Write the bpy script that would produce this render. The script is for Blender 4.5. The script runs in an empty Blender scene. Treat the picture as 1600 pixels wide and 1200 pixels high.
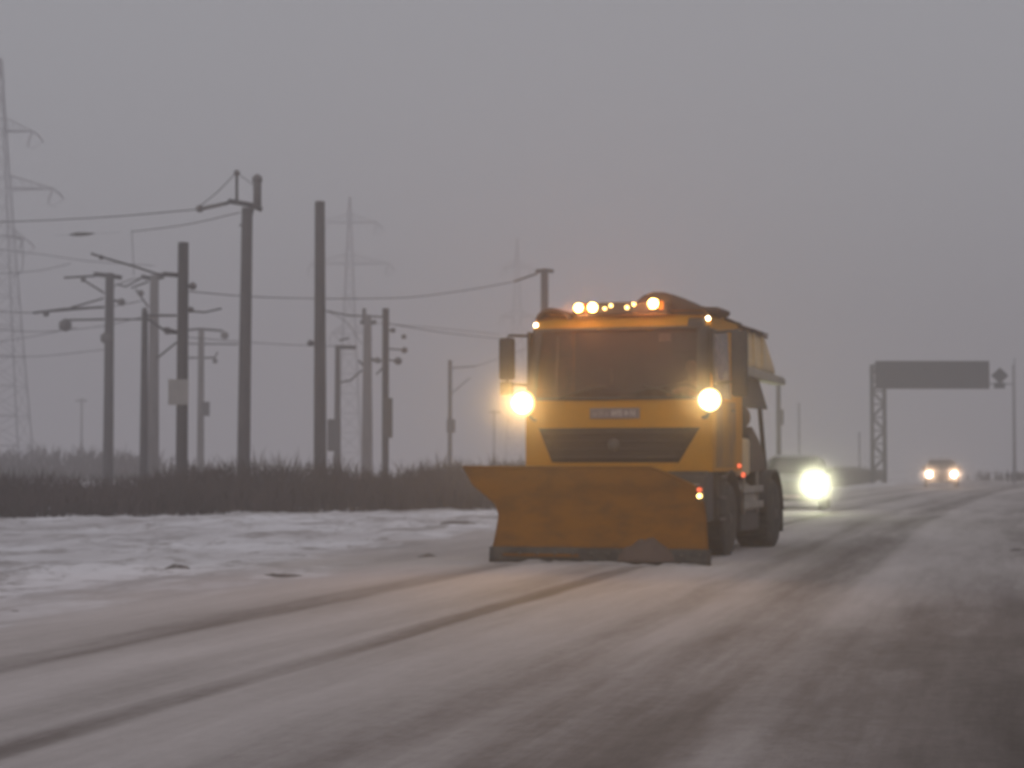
import bpy, bmesh, math, random
from mathutils import Vector, Matrix, noise

random.seed(7)
S = bpy.context.scene
C = S.collection
R = math.radians

# ---------------------------------------------------------------- camera, world, sun, exposure
F = 3000.0                                   # focal length in pixels of the 1600 px wide photograph
PITCH = math.atan(125.0 / F)
EYE = 1.25
cam_d = bpy.data.cameras.new('camera')
cam_d.sensor_width = 36.0
cam_d.lens = 36.0 * F / 1600.0
cam_d.clip_end = 4000.0
cam_d.dof.use_dof = True
cam_d.dof.focus_distance = 4.2
cam_d.dof.aperture_fstop = 7.2
cam = bpy.data.objects.new('camera', cam_d)
C.objects.link(cam)
cam.location = (0, 0, EYE)
cam.rotation_euler = (R(90) + PITCH, 0, 0)
S.camera = cam

SUN_EL, SUN_AZ = R(28), R(200)
w = bpy.data.worlds.new('World')
S.world = w
w.use_nodes = True
nt = w.node_tree
nt.nodes.clear()
out = nt.nodes.new('ShaderNodeOutputWorld')
bg = nt.nodes.new('ShaderNodeBackground')
sky = nt.nodes.new('ShaderNodeTexSky')
sky.sky_type = 'NISHITA'
sky.sun_disc = False
sky.sun_elevation = SUN_EL
sky.sun_rotation = SUN_AZ
sky.air_density = 1.0
sky.dust_density = 4.0
hsv = nt.nodes.new('ShaderNodeHueSaturation')
hsv.inputs['Saturation'].default_value = 0.25
mixc = nt.nodes.new('ShaderNodeMix')
mixc.data_type = 'RGBA'
mixc.inputs[0].default_value = 0.86
nt.links.new(sky.outputs[0], hsv.inputs['Color'])
nt.links.new(hsv.outputs[0], mixc.inputs[6])
mixc.inputs[7].default_value = (5.42, 5.46, 5.85, 1)      # even overcast cloud
nt.links.new(mixc.outputs[2], bg.inputs[0])
bg.inputs[1].default_value = 0.068
nt.links.new(bg.outputs[0], out.inputs[0])

sun_d = bpy.data.lights.new('sun', 'SUN')
sun_d.energy = 0.5
sun_d.angle = R(60)
sun_d.color = (1.0, 0.94, 0.88)
sun = bpy.data.objects.new('sun', sun_d)
C.objects.link(sun)
sun.rotation_euler = (R(90) - SUN_EL, 0, R(180) - SUN_AZ)

S.view_settings.view_transform = 'Standard'
S.view_settings.look = 'None'
S.view_settings.gamma = 1.0
S.view_settings.use_curve_mapping = False
S.view_settings.exposure = 0.0
S.cycles.use_denoising = True
S.cycles.max_bounces = 8
S.cycles.volume_bounces = 2
S.cycles.transparent_max_bounces = 16
S.cycles.sample_clamp_indirect = 3.0
S.cycles.sample_clamp_direct = 0.0

# ---------------------------------------------------------------- helpers
def at(px, py, Y):
    """a spot seen in the photograph at a chosen real distance, in metres"""
    dx, dy = px - 800.0, 600.0 - py
    cp, sp = math.cos(PITCH), math.sin(PITCH)
    d = Vector((dx, F * cp - dy * sp, F * sp + dy * cp))
    k = Y / d.y
    return Vector((d.x * k, Y, EYE + d.z * k))

def tag(o, label=None, cat=None, group=None, kind=None):
    if label: o['label'] = label
    if cat: o['category'] = cat
    if group: o['group'] = group
    if kind: o['kind'] = kind
    return o

def empty(name, loc=(0, 0, 0), rz=0.0):
    o = bpy.data.objects.new(name, None)
    o.empty_display_size = 0.3
    C.objects.link(o)
    o.location = loc
    o.rotation_euler = (0, 0, rz)
    return o

class MB:
    def __init__(s):
        s.v, s.f, s.sm = [], [], []
    def add(s, verts, faces, smooth=False):
        n = len(s.v)
        s.v += [tuple(p) for p in verts]
        for f in faces:
            s.f.append(tuple(i + n for i in f)); s.sm.append(smooth)
        return s
    def box(s, x0, x1, y0, y1, z0, z1):
        v = [(x, y, z) for z in (z0, z1) for y in (y0, y1) for x in (x0, x1)]
        return s.add(v, [(0, 2, 3, 1), (4, 5, 7, 6), (0, 1, 5, 4), (2, 6, 7, 3), (0, 4, 6, 2), (1, 3, 7, 5)])
    def prism(s, poly, x0, x1, axis='x'):
        """poly: list of 2-D points; axis x -> (y,z) extruded in x; y -> (x,z); z -> (x,y)"""
        def P(a, b, c):
            return {'x': (c, a, b), 'y': (a, c, b), 'z': (a, b, c)}[axis]
        n = len(poly)
        v = [P(a, b, x0) for a, b in poly] + [P(a, b, x1) for a, b in poly]
        f = [tuple(range(n)), tuple(range(2 * n - 1, n - 1, -1))]
        f += [(i, i + n, (i + 1) % n + n, (i + 1) % n) for i in range(n)]
        return s.add(v, f)
    def tube(s, pts, r, n=8, cap=True):
        pts = [Vector(p) for p in pts]
        rr = r if isinstance(r, (list, tuple)) else [r] * len(pts)
        v, f = [], []
        for i, p in enumerate(pts):
            d = (pts[min(i + 1, len(pts) - 1)] - pts[max(i - 1, 0)])
            d = d.normalized() if d.length > 1e-9 else Vector((0, 0, 1))
            up = Vector((0, 0, 1)) if abs(d.z) < 0.95 else Vector((1, 0, 0))
            a = d.cross(up).normalized(); b = a.cross(d).normalized()
            for k in range(n):
                t = 2 * math.pi * k / n
                v.append(p + (a * math.cos(t) + b * math.sin(t)) * rr[i])
        for i in range(len(pts) - 1):
            for k in range(n):
                k2 = (k + 1) % n
                f.append((i * n + k, i * n + k2, (i + 1) * n + k2, (i + 1) * n + k))
        s.add(v, f, n > 5)
        if cap:
            m = len(s.v) - len(v)
            s.f.append(tuple(m + k for k in range(n - 1, -1, -1))); s.sm.append(False)
            s.f.append(tuple(m + (len(pts) - 1) * n + k for k in range(n))); s.sm.append(False)
        return s
    def lathe(s, prof, c=(0, 0, 0), axis='z', n=20):
        """prof: list of (radius, height along axis)"""
        v, f = [], []
        for r_, h in prof:
            for k in range(n):
                t = 2 * math.pi * k / n
                a, b = r_ * math.cos(t), r_ * math.sin(t)
                p = {'z': (a, b, h), 'y': (a, h, b), 'x': (h, a, b)}[axis]
                v.append((p[0] + c[0], p[1] + c[1], p[2] + c[2]))
        for i in range(len(prof) - 1):
            for k in range(n):
                k2 = (k + 1) % n
                f.append((i * n + k, i * n + k2, (i + 1) * n + k2, (i + 1) * n + k))
        f.append(tuple(range(n))); f.append(tuple((len(prof) - 1) * n + k for k in range(n)))
        return s.add(v, f, True)
    def grid(s, fn, nu, nv, smooth=True):
        v = [fn(i / nu, j / nv) for j in range(nv + 1) for i in range(nu + 1)]
        f = [(j * (nu + 1) + i, j * (nu + 1) + i + 1, (j + 1) * (nu + 1) + i + 1, (j + 1) * (nu + 1) + i)
             for j in range(nv) for i in range(nu)]
        return s.add(v, f, smooth)
    def build(s, name, mat, parent=None, bevel=0.0, solid=0.0, fix=True, loc=None):
        me = bpy.data.meshes.new(name)
        me.from_pydata(s.v, [], s.f)
        me.polygons.foreach_set('use_smooth', s.sm)
        me.update()
        if fix:
            bm = bmesh.new(); bm.from_mesh(me)
            bmesh.ops.recalc_face_normals(bm, faces=bm.faces)
            bm.to_mesh(me); bm.free()
        o = bpy.data.objects.new(name, me)
        C.objects.link(o)
        if mat: me.materials.append(mat)
        if parent: o.parent = parent
        if loc: o.location = loc
        if solid:
            m = o.modifiers.new('thickness', 'SOLIDIFY'); m.thickness = solid; m.offset = 0
        if bevel:
            m = o.modifiers.new('bevel', 'BEVEL'); m.width = bevel; m.segments = 2; m.limit_method = 'ANGLE'
        return o

# ---------------------------------------------------------------- materials
def newmat(name):
    m = bpy.data.materials.new(name); m.use_nodes = True
    n = m.node_tree.nodes; n.clear()
    o = n.new('ShaderNodeOutputMaterial')
    return m, m.node_tree, n, o

def surf(name, col, rough=0.6, metal=0.0, dirt=None, amount=0.4, scale=3.0, coat=0.0, bump=0.0, stretch=(1, 1, 1), spec=0.5):
    m, t, n, o = newmat(name)
    p = n.new('ShaderNodeBsdfPrincipled')
    p.inputs['Roughness'].default_value = rough
    p.inputs['Metallic'].default_value = metal
    p.inputs['Coat Weight'].default_value = coat
    p.inputs['Specular IOR Level'].default_value = spec
    tc = n.new('ShaderNodeTexCoord'); mp = n.new('ShaderNodeMapping')
    mp.inputs['Scale'].default_value = stretch
    t.links.new(tc.outputs['Object'], mp.inputs[0])
    ns = n.new('ShaderNodeTexNoise'); ns.inputs['Scale'].default_value = scale
    ns.inputs['Detail'].default_value = 6; ns.inputs['Roughness'].default_value = 0.65
    t.links.new(mp.outputs[0], ns.inputs[0])
    rp = n.new('ShaderNodeValToRGB')
    rp.color_ramp.elements[0].position = 0.38; rp.color_ramp.elements[1].position = 0.72
    rp.color_ramp.elements[0].color = (0, 0, 0, 1)
    rp.color_ramp.elements[1].color = (amount, amount, amount, 1)
    t.links.new(ns.outputs[0], rp.inputs[0])
    mx = n.new('ShaderNodeMix'); mx.data_type = 'RGBA'
    mx.inputs[6].default_value = (*col, 1)
    d = dirt if dirt else tuple(c * 0.6 for c in col)
    mx.inputs[7].default_value = (*d, 1)
    t.links.new(rp.outputs[0], mx.inputs[0])
    t.links.new(mx.outputs[2], p.inputs['Base Color'])
    if bump:
        b = n.new('ShaderNodeBump'); b.inputs['Strength'].default_value = bump; b.inputs['Distance'].default_value = 0.02
        t.links.new(ns.outputs[0], b.inputs['Height']); t.links.new(b.outputs[0], p.inputs['Normal'])
    t.links.new(p.outputs[0], o.inputs[0])
    return m

def lamp_mat(name, col, strength):
    m, t, n, o = newmat(name)
    e = n.new('ShaderNodeEmission')
    lw = n.new('ShaderNodeLayerWeight'); lw.inputs[0].default_value = 0.35
    mr = n.new('ShaderNodeMapRange')
    mr.inputs[3].default_value = strength; mr.inputs[4].default_value = strength * 0.45
    t.links.new(lw.outputs['Facing'], mr.inputs[0])
    e.inputs[0].default_value = (*col, 1)
    t.links.new(mr.outputs[0], e.inputs[1])
    t.links.new(e.outputs[0], o.inputs[0])
    return m

def lens_mat(name, core, rim, strength, r):
    m, t, n, o = newmat(name)
    e = n.new('ShaderNodeEmission'); tc = n.new('ShaderNodeTexCoord')
    g = n.new('ShaderNodeVectorMath'); g.operation = 'MULTIPLY'; g.inputs[1].default_value = (1, 0, 1)
    ln = n.new('ShaderNodeVectorMath'); ln.operation = 'LENGTH'
    t.links.new(tc.outputs['Object'], g.inputs[0]); t.links.new(g.outputs[0], ln.inputs[0])
    mr = n.new('ShaderNodeMapRange'); mr.inputs[2].default_value = r
    t.links.new(ln.outputs['Value'], mr.inputs[0])
    rp = n.new('ShaderNodeValToRGB'); cr = rp.color_ramp; cr.interpolation = 'EASE'
    cr.elements[0].position = 0.45; cr.elements[0].color = (*[c * strength / 100 for c in core], 1)
    cr.elements[1].position = 1.0; cr.elements[1].color = (*[c / 100 for c in rim], 1)  # outer falloff paints a soft halo edge into the lens colour
    k = cr.elements.new(0.72); k.color = (*[(c * 2.2 + q) / 100 for c, q in zip(core, rim)], 1)
    t.links.new(mr.outputs[0], rp.inputs[0]); t.links.new(rp.outputs[0], e.inputs[0]); e.inputs[1].default_value = 100
    t.links.new(e.outputs[0], o.inputs[0])
    return m

def glass_mat(name, tint, film, film_amt, rough=0.2):
    m, t, n, o = newmat(name)
    tr = n.new('ShaderNodeBsdfTransparent'); tr.inputs[0].default_value = (*tint, 1)
    gl = n.new('ShaderNodeBsdfGlossy'); gl.inputs[1].default_value = rough
    gl.inputs[0].default_value = (0.9, 0.9, 0.9, 1)
    df = n.new('ShaderNodeBsdfDiffuse')
    df.inputs[0].default_value = (*film, 1)
    fr = n.new('ShaderNodeFresnel'); fr.inputs[0].default_value = 1.33
    tc = n.new('ShaderNodeTexCoord')
    ns = n.new('ShaderNodeTexNoise'); ns.inputs['Scale'].default_value = 2.2; ns.inputs['Detail'].default_value = 5
    t.links.new(tc.outputs['Object'], ns.inputs[0])
    mr = n.new('ShaderNodeMapRange'); mr.inputs[1].default_value = 0.42; mr.inputs[2].default_value = 0.72
    mr.inputs[3].default_value = film_amt * 0.15; mr.inputs[4].default_value = film_amt
    t.links.new(ns.outputs[0], mr.inputs[0])
    m1 = n.new('ShaderNodeMixShader'); m2 = n.new('ShaderNodeMixShader')
    t.links.new(fr.outputs[0], m1.inputs[0]); t.links.new(tr.outputs[0], m1.inputs[1]); t.links.new(gl.outputs[0], m1.inputs[2])
    t.links.new(mr.outputs[0], m2.inputs[0]); t.links.new(m1.outputs[0], m2.inputs[1]); t.links.new(df.outputs[0], m2.inputs[2])
    t.links.new(m2.outputs[0], o.inputs[0])
    return m

SALT = (0.30, 0.27, 0.25)
M = dict(
    yellow=surf('yellow_paint', (0.52, 0.215, 0.003), 0.6, dirt=(0.36, 0.19, 0.03), amount=0.6, scale=2.5, spec=.2),
    plow=surf('plow_paint', (0.205, 0.077, 0.002), 0.7, dirt=(0.11, 0.046, 0.008), amount=1.0, scale=2.2, bump=0.3, stretch=(1, 1, 2), spec=.15),
    dirty_yellow=surf('salt_stained_yellow_paint', (0.40, 0.20, 0.03), 0.65, dirt=(0.17, 0.11, 0.075), amount=1.0, scale=1.8, spec=.2),
    hopper=surf('hopper_paint', (0.70, 0.51, 0.27), 0.6, dirt=SALT, amount=0.6, scale=2.0),
    pale=surf('dirty_aluminium', (0.33, 0.30, 0.26), 0.5, 0.2, dirt=(0.15, 0.13, 0.11), amount=0.6, scale=5),
    black=surf('black_plastic', (0.035, 0.030, 0.030), 0.6, dirt=(0.10, 0.09, 0.085), amount=0.5, scale=4),
    grille=surf('grille_plastic', (0.022, 0.014, 0.013), 0.7, dirt=(0.05, 0.036, 0.03), amount=0.5, scale=4),
    rubber=surf('tyre_rubber', (0.03, 0.03, 0.03), 0.85, dirt=(0.12, 0.11, 0.10), amount=0.6, scale=6, bump=0.4),
    steel=surf('grey_steel', (0.10, 0.09, 0.085), 0.6, 0.3, dirt=(0.05, 0.04, 0.035), amount=0.6, scale=5),
    tarp=surf('brown_tarpaulin', (0.085, 0.055, 0.045), 0.75, dirt=(0.13, 0.09, 0.07), amount=0.5, scale=3, bump=0.5),
    concrete=surf('pole_concrete', (0.085, 0.078, 0.080), 0.9, dirt=(0.045, 0.040, 0.042), amount=0.8, scale=1.4, bump=0.3, stretch=(3, 3, .6)),
    concrete_pale=surf('pale_pole_concrete', (0.17, 0.155, 0.155), 0.9, dirt=(0.08, 0.07, 0.07), amount=0.8, scale=1.4, stretch=(3, 3, .6)),
    iron=surf('galvanised_iron', (0.075, 0.070, 0.073), 0.7, 0.2, dirt=(0.04, 0.035, 0.035), amount=0.5, scale=3),
    insul=surf('insulator_porcelain', (0.11, 0.10, 0.10), 0.35, dirt=(0.06, 0.05, 0.05), amount=0.4),
    tower_dark=surf('gantry_steel', (0.15, 0.145, 0.15), 0.8, dirt=(0.10, 0.095, 0.1), amount=0.5),
    tower=surf('haze_paled_tower_steel', (0.26, 0.255, 0.27), 0.8, dirt=(0.19, 0.185, 0.195), amount=0.5),  # made paler so far steel fades: haze put into the colour
    wire=surf('wire_metal', (0.05, 0.047, 0.05), 0.7),
    plate=surf('plate_white', (0.42, 0.36, 0.35), 0.5, dirt=(0.2, 0.15, 0.14), amount=0.7, scale=9),
    plate_mark=surf('plate_mark', (0.20, 0.155, 0.155), 0.6, dirt=(.12, .09, .09), scale=8),
    worn=surf('worn_mark', (0.26, 0.21, 0.20), 0.6),
    notice=surf('notice_board', (0.30, 0.28, 0.27), 0.7, dirt=(0.16, 0.15, 0.15), amount=0.6),
    sign=surf('sign_board', (0.045, 0.045, 0.055), 0.6, dirt=(0.08, 0.075, 0.08), amount=0.5, scale=.8),
    snow=surf('settled_snow', (0.62, 0.60, 0.62), 0.9, dirt=(0.4, 0.37, 0.36), amount=0.5, bump=.4),
    dirty_snow=surf('dirty_pushed_snow', (0.36, 0.33, 0.325), 0.9, dirt=(0.2, 0.18, 0.17), amount=0.8, scale=6, bump=.5),
    clod=surf('wet_soil', (0.10, 0.078, 0.070), 0.9, dirt=(0.42, 0.40, 0.40), amount=0.65, scale=9, bump=0.8),
    skin=surf('skin', (0.46, 0.28, 0.20), 0.55),
    jacket=surf('jacket_cloth', (0.62, 0.56, 0.46), 0.85, bump=.3),
    hair=surf('hair', (0.03, 0.02, 0.015), 0.7),
    seat=surf('seat_fabric', (0.085, 0.06, 0.052), 0.9),
    dash=surf('dashboard_plastic', (0.06, 0.05, 0.048), 0.7),
    car_dark=surf('dark_car_paint', (0.045, 0.05, 0.06), 0.3, dirt=SALT, amount=0.5, scale=2.5, coat=0.4),
    car_red=surf('brown_car_paint', (0.13, 0.075, 0.06), 0.35, dirt=SALT, amount=0.4, scale=2.5, coat=0.4),
    glass=glass_mat('dirty_windscreen_light_blobs', (0.74, 0.64, 0.60), (0.15, 0.10, 0.085), 0.42),  # film is salt dirt; its blotches also paint in pale light patches
    side_glass=glass_mat('side_window_glass', (0.45, 0.42, 0.42), (0.42, 0.36, 0.36), 0.75),
    car_glass=glass_mat('car_glass', (0.25, 0.25, 0.27), (0.15, 0.14, 0.14), 0.4),
    lamp_warm=lens_mat('warm_work_lamp', (1.0, 0.86, 0.52), (.75, .42, .12), 60, .175),
    lamp_wide=lens_mat('white_headlamp_bowl', (1.0, 1.0, 0.80), (.5, .5, .25), 60, .19),
    lamp_white=lamp_mat('white_headlamp', (1.0, 1.0, 0.80), 160),
    lamp_far=lamp_mat('far_headlamp', (1.0, 0.80, 0.62), 60),
    lamp_amber=lamp_mat('amber_lamp', (1.0, 0.60, 0.16), 22),
    lamp_small=lamp_mat('small_amber_lamp', (1.0, 0.66, 0.22), 7),
    lamp_marker=lamp_mat('white_marker_lamp', (1.0, 0.82, 0.5), 12),
    lamp_orange=lamp_mat('orange_lens', (1.0, 0.22, 0.02), 1.1),
    lamp_red=lamp_mat('red_marker_lamp', (1.0, 0.16, 0.07), 1.6),
    mirror=surf('mirror_glass', (0.2, 0.2, 0.2), 0.15, 0.9),
)

# ---------------------------------------------------------------- road and ground
ROAD_A = R(14.0)
ca, sa = math.cos(ROAD_A), math.sin(ROAD_A)
def curve(v):
    if v < 35: return 0.0
    return 2.5 * ((min(v, 400) - 35) / 65.0) ** 1.6
def uv2w(u, v):
    u = u + curve(v)
    return (u * ca + v * sa, -u * sa + v * ca)

def fbm(x, y, z=0.0, o=4):
    return noise.fractal(Vector((x, y, z)), 1.0, 2.0, o)

def field_h(u, v):
    """height of the rough snowy verge left (and right) of the road"""
    a = 0.0
    if u < -7.2: a = min(1.0, (-7.2 - u) / 2.5)
    if u > 5.2: a = min(1.0, (u - 5.2) / 2.5)
    if a <= 0: return -0.06
    x, y = u, v
    far = 1.0 if v < 90 else max(0.0, 1 - (v - 90) / 60)
    h = 0.035 * fbm(x * .35, y * .35, 1) + 0.03 * fbm(x * 1.6, y * 1.0, 5)
    r = fbm(x * 1.1, y * .55, 9, 3)
    h += 0.12 * max(0, r - 0.15) + .03 * fbm(x * 3.4, y * 2.2, 2, 3)
    return -0.06 * (1 - min(1, a * 3)) + a * (0.02 + h * far)

def steps(a, b, s0, g=1.0, mx=1e9):
    r_ = [a]; s_ = s0
    while r_[-1] < b:
        r_.append(r_[-1] + s_); s_ = min(mx, s_ * g)
    r_[-1] = b
    return r_

def sheet(name, us, vs, hf, mat):
    verts, uvs = [], []
    for v in vs:
        for u in us:
            x, y = uv2w(u, v)
            verts.append((x, y, hf(u, v))); uvs.append((u, v))
    n = len(us)
    faces = [(j * n + i, j * n + i + 1, (j + 1) * n + i + 1, (j + 1) * n + i) for j in range(len(vs) - 1) for i in range(n - 1)]
    me = bpy.data.meshes.new(name); me.from_pydata(verts, [], faces)
    me.polygons.foreach_set('use_smooth', [True] * len(faces))
    ul = me.uv_layers.new(name='road_coordinates')
    idx = [0] * len(me.loops); me.loops.foreach_get('vertex_index', idx)
    fl = []
    for i in idx: fl += [uvs[i][0], uvs[i][1]]
    ul.data.foreach_set('uv', fl)
    me.materials.append(mat); me.update()
    o = bpy.data.objects.new(name, me); C.objects.link(o)
    return o

def ground_mat(name, is_road):
    m, t, n, o = newmat(name)
    L = t.links.new
    p = n.new('ShaderNodeBsdfPrincipled'); p.inputs['Roughness'].default_value = 0.85
    p.inputs['Specular IOR Level'].default_value = 0.25
    uv = n.new('ShaderNodeUVMap'); uv.uv_map = 'road_coordinates'
    sp = n.new('ShaderNodeSeparateXYZ'); L(uv.outputs[0], sp.inputs[0])
    def ns(scale, stretch, detail=4, rough=.6):
        mp = n.new('ShaderNodeMapping'); mp.inputs['Scale'].default_value = stretch
        L(uv.outputs[0], mp.inputs[0])
        q = n.new('ShaderNodeTexNoise'); q.inputs['Scale'].default_value = scale
        q.inputs['Detail'].default_value = detail; q.inputs['Roughness'].default_value = rough
        L(mp.outputs[0], q.inputs[0]); return q.outputs[0]
    def math_(op, a, b=None, clamp=False):
        q = n.new('ShaderNodeMath'); q.operation = op; q.use_clamp = clamp
        for i, x in enumerate((a, b)):
            if x is None: continue
            if isinstance(x, (int, float)): q.inputs[i].default_value = x
            else: L(x, q.inputs[i])
        return q.outputs[0]
    def mr(x, a, b, c, d, smooth=True):
        q = n.new('ShaderNodeMapRange'); q.interpolation_type = 'SMOOTHSTEP' if smooth else 'LINEAR'
        L(x, q.inputs[0])
        for i, k in enumerate((a, b, c, d)): q.inputs[i + 1].default_value = k
        return q.outputs[0]
    def mixcol(f, a, b):
        q = n.new('ShaderNodeMix'); q.data_type = 'RGBA'
        if isinstance(f, float): q.inputs[0].default_value = f
        else: L(f, q.inputs[0])
        for i, x in ((6, a), (7, b)):
            if isinstance(x, tuple): q.inputs[i].default_value = (*x, 1)
            else: L(x, q.inputs[i])
        return q.outputs[2]
    u = sp.outputs[0]
    # white rough snow with dark soil showing through
    blot = ns(1.0, (0.5, 0.30, 1), 7, .68)
    soil = mr(blot, 0.53, 0.62, 0, 0.75)
    streak = ns(1.0, (1.0, 0.22, 1), 6, .7)
    soil2 = mr(streak, 0.51, 0.64, 0, 0.55)
    soil3 = mr(ns(1.0, (1.8, 0.8, 1), 6, .75), .52, .64, 0, .75)
    fs = mixcol(mr(ns(.6, (.6, .35, 1), 3), .35, .65, 0, 1), (0.80, 0.78, 0.82), (0.58, 0.55, 0.57))
    field = mixcol(math_('MAXIMUM', math_('MAXIMUM', soil, soil2), soil3), fs, (0.27, 0.24, 0.235))
    # driven snow and slush in the wheel tracks
    wob = math_('MULTIPLY', math_('SUBTRACT', ns(.09, (1, 1, 1), 2), 0.5), 0.35)
    uw = math_('ADD', u, wob)
    rp = n.new('ShaderNodeValToRGB'); rp.color_ramp.interpolation = 'EASE'
    lo, hi = -9.0, 5.0
    prof = [(-9, .35), (-7.2, .40), (-6.25, .42), (-6.02, .78), (-5.8, .80), (-5.55, .38), (-5.05, .30), (-4.8, .52), (-4.55, .62), (-4.36, .50),
            (-4.26, 1.0), (-4.12, 1.08), (-4.0, .48), (-3.4, .42), (-2.95, .55), (-2.65, .85), (-2.35, .62), (-2.1, .80),
            (-1.75, 1.0), (-1.45, .85), (-1.2, .42), (-.9, .50), (-.3, .62), (.8, .85), (1.6, 1.15), (2.6, 1.0), (3.6, .8), (5, .3)]
    cr = rp.color_ramp
    while len(cr.elements) > 1: cr.elements.remove(cr.elements[-1])
    for i, (a, d) in enumerate(prof):
        e = cr.elements[0] if i == 0 else cr.elements.new((a - lo) / (hi - lo))
        e.position = (a - lo) / (hi - lo); d /= 1.2; e.color = (d, d, d, 1)
    L(mr(uw, lo, hi, 0, 1, False), rp.inputs[0])
    dark = math_('MULTIPLY', rp.outputs[0], 1.2)
    s1 = ns(1.0, (2.2, 0.16, 1), 5, .6)
    s2 = ns(1.0, (.55, .09, 1), 4, .55)
    s3 = ns(6.0, (1.6, 1, 1), 6, .75)
    s4 = ns(1.0, (7.0, 0.5, 1), 5, .7)
    dark = math_('MULTIPLY', dark, mr(s1, .25, .75, .65, 1.25, False))
    dark = math_('ADD', dark, mr(s2, .3, .7, -.22, .22, False))
    dark = math_('ADD', dark, mr(s3, .3, .7, -.09, .09, False))
    dark = math_('ADD', dark, mr(s4, .3, .7, -.09, .09, False))
    # ploughed darker patches on the driver's side
    near = mr(sp.outputs[1], 9.0, 24.0, 1, 0)
    rside = math_('MULTIPLY', mr(math_('ADD', uw, mr(s2, .3, .7, -.4, .4, False)), -1.7, -.5, 0, 1), near)
    dark = math_('ADD', dark, math_('MULTIPLY', rside, .62))
    patch = mr(ns(1.0, (.45, .28, 1), 6, .65), .45, .62, 0, 1)
    rmp = n.new('ShaderNodeValToRGB'); e0 = rmp.color_ramp.elements
    e0[0].position = 0.0; e0[0].color = (0.60, 0.55, 0.55, 1)
    e0[1].position = 1.0; e0[1].color = (0.075, 0.062, 0.058, 1)
    for q_, c_ in ((.33, (.43, .39, .385, 1)), (.66, (.215, .185, .178, 1))):
        k_ = e0.new(q_); k_.color = c_
    L(math_('DIVIDE', dark, 1.5), rmp.inputs[0])
    road = rmp.outputs[0]
    road = mixcol(math_('MULTIPLY', math_('MULTIPLY', patch, rside), .55), road, (0.10, 0.085, 0.080))
    # where the driven part gives way to the white verge
    edge = math_('ADD', u, mr(ns(.5, (1, .4, 1), 5, .65), .3, .7, -1.1, 1.1, False))
    w1 = mr(math_('ADD', edge, mr(sp.outputs[1], 16, 30, 0, 1.1)), -8.4, -7.2, 1, 0)
    w2 = mr(edge, 4.2, 5.8, 0, 1)
    col = mixcol(math_('MAXIMUM', w1, w2), road, field)
    L(col, p.inputs['Base Color'])
    b = n.new('ShaderNodeBump'); b.inputs['Strength'].default_value = 0.5; b.inputs['Distance'].default_value = 0.03
    L(math_('ADD', s3, math_('MULTIPLY', dark, -.6)), b.inputs['Height']); L(b.outputs[0], p.inputs['Normal'])
    L(p.outputs[0], o.inputs[0])
    return m

us = [-430, -300, -200, -120, -80, -60, -50, -44, -39, -35, -32, -30] + steps(-28, -6.9, .17) + [-4, 0, 4] + steps(5.0, 14, .3) + [18, 24, 34, 50, 80, 130, 220, 400]
vs = [-20, -5, 0, 3] + steps(5, 75, .22) + steps(76, 120, .6) + steps(123, 650, 5, 1.15)
g = sheet('ground', us, vs, field_h, ground_mat('snowy_ground', False))
tag(g, kind='structure')
rus = steps(-7.9, 5.9, .2)
def road_h(u, v):
    e = min(1.0, (u + 7.9) / 0.9, (5.9 - u) / 0.9)
    rut = sum(math.exp(-((u - c) / .22) ** 2) for c in (-5.9, -4.15, -2.5, -1.6, .9))
    return -0.035 + 0.055 * max(0, e) - 0.012 * rut + 0.008 * fbm(u * 1.5, v * .5, 3)
rd = sheet('road', rus, [-5, 0] + steps(3, 70, .3) + steps(71, 640, 1.2, 1.06), road_h, ground_mat('snowy_road', True))
tag(rd, kind='structure')

# ---------------------------------------------------------------- bare scrub along the far edge of the verge
def scrub(name, path, width, dens, hf, label, seed, wd=.014):
    rng = random.Random(seed)
    mb = MB()
    for (ax, ay), (bx, by) in zip(path[:-1], path[1:]):
        ln = math.hypot(bx - ax, by - ay); nx, ny = -(by - ay) / ln, (bx - ax) / ln
        for _ in range(int(ln * dens)):
            t, q = rng.random(), rng.random() ** 1.2 * width
            x, y = ax + (bx - ax) * t + nx * q, ay + (by - ay) * t + ny * q
            cl = fbm(x * .22, y * .3, seed, 3)
            h = hf(x) * (0.84 + .45 * cl + rng.uniform(-.18, .05)) * (0.75 + .25 * min(1, q / (width * .35)))
            if h < .15: continue
            z0 = -.05
            lean = Vector((rng.gauss(0, .28), rng.gauss(0, .2), 1)).normalized()
            ang = rng.uniform(0, math.pi); sd = Vector((math.cos(ang), math.sin(ang) * .5, 0))
            base = Vector((x, y, z0))
            def blade(b, d, l, w_):
                tip = b + d * l; midp = b + d * l * .55 + sd * l * rng.uniform(-.05, .05)
                mb.add([b - sd * w_, b + sd * w_, midp + sd * w_ * .8, tip, midp - sd * w_ * .8], [(0, 1, 2, 3, 4)])
            blade(base, lean, h * .74, wd)
            for k in range(4):
                f_ = rng.uniform(.3, .8)
                d = (lean + Vector((rng.gauss(0, .55), rng.gauss(0, .4), rng.uniform(-.1, .3)))).normalized()
                blade(base + lean * h * f_, d, h * rng.uniform(.2, .42), wd * .75)
    o = mb.build(name, M_scrub, fix=False)
    tag(o, label, 'scrub', kind='stuff')
    return o
M_scrub = surf('bare_twigs', (0.105, 0.080, 0.076), 0.9, dirt=(0.062, 0.052, 0.046), amount=0.9, scale=.35)
scrub('scrub', [(-40, 27), (-24, 36), (-11, 43), (-4, 49.5), (2, 53), (8, 68), (13.5, 86)], 5.5, 380,
      lambda x: 1.36 if x < -6 else (1.36 + .22 * min(1, (x + 6) / 3) if x < 4 else 1.5), 'brown bare scrub in a dense band behind the snowy verge', 3)
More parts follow.
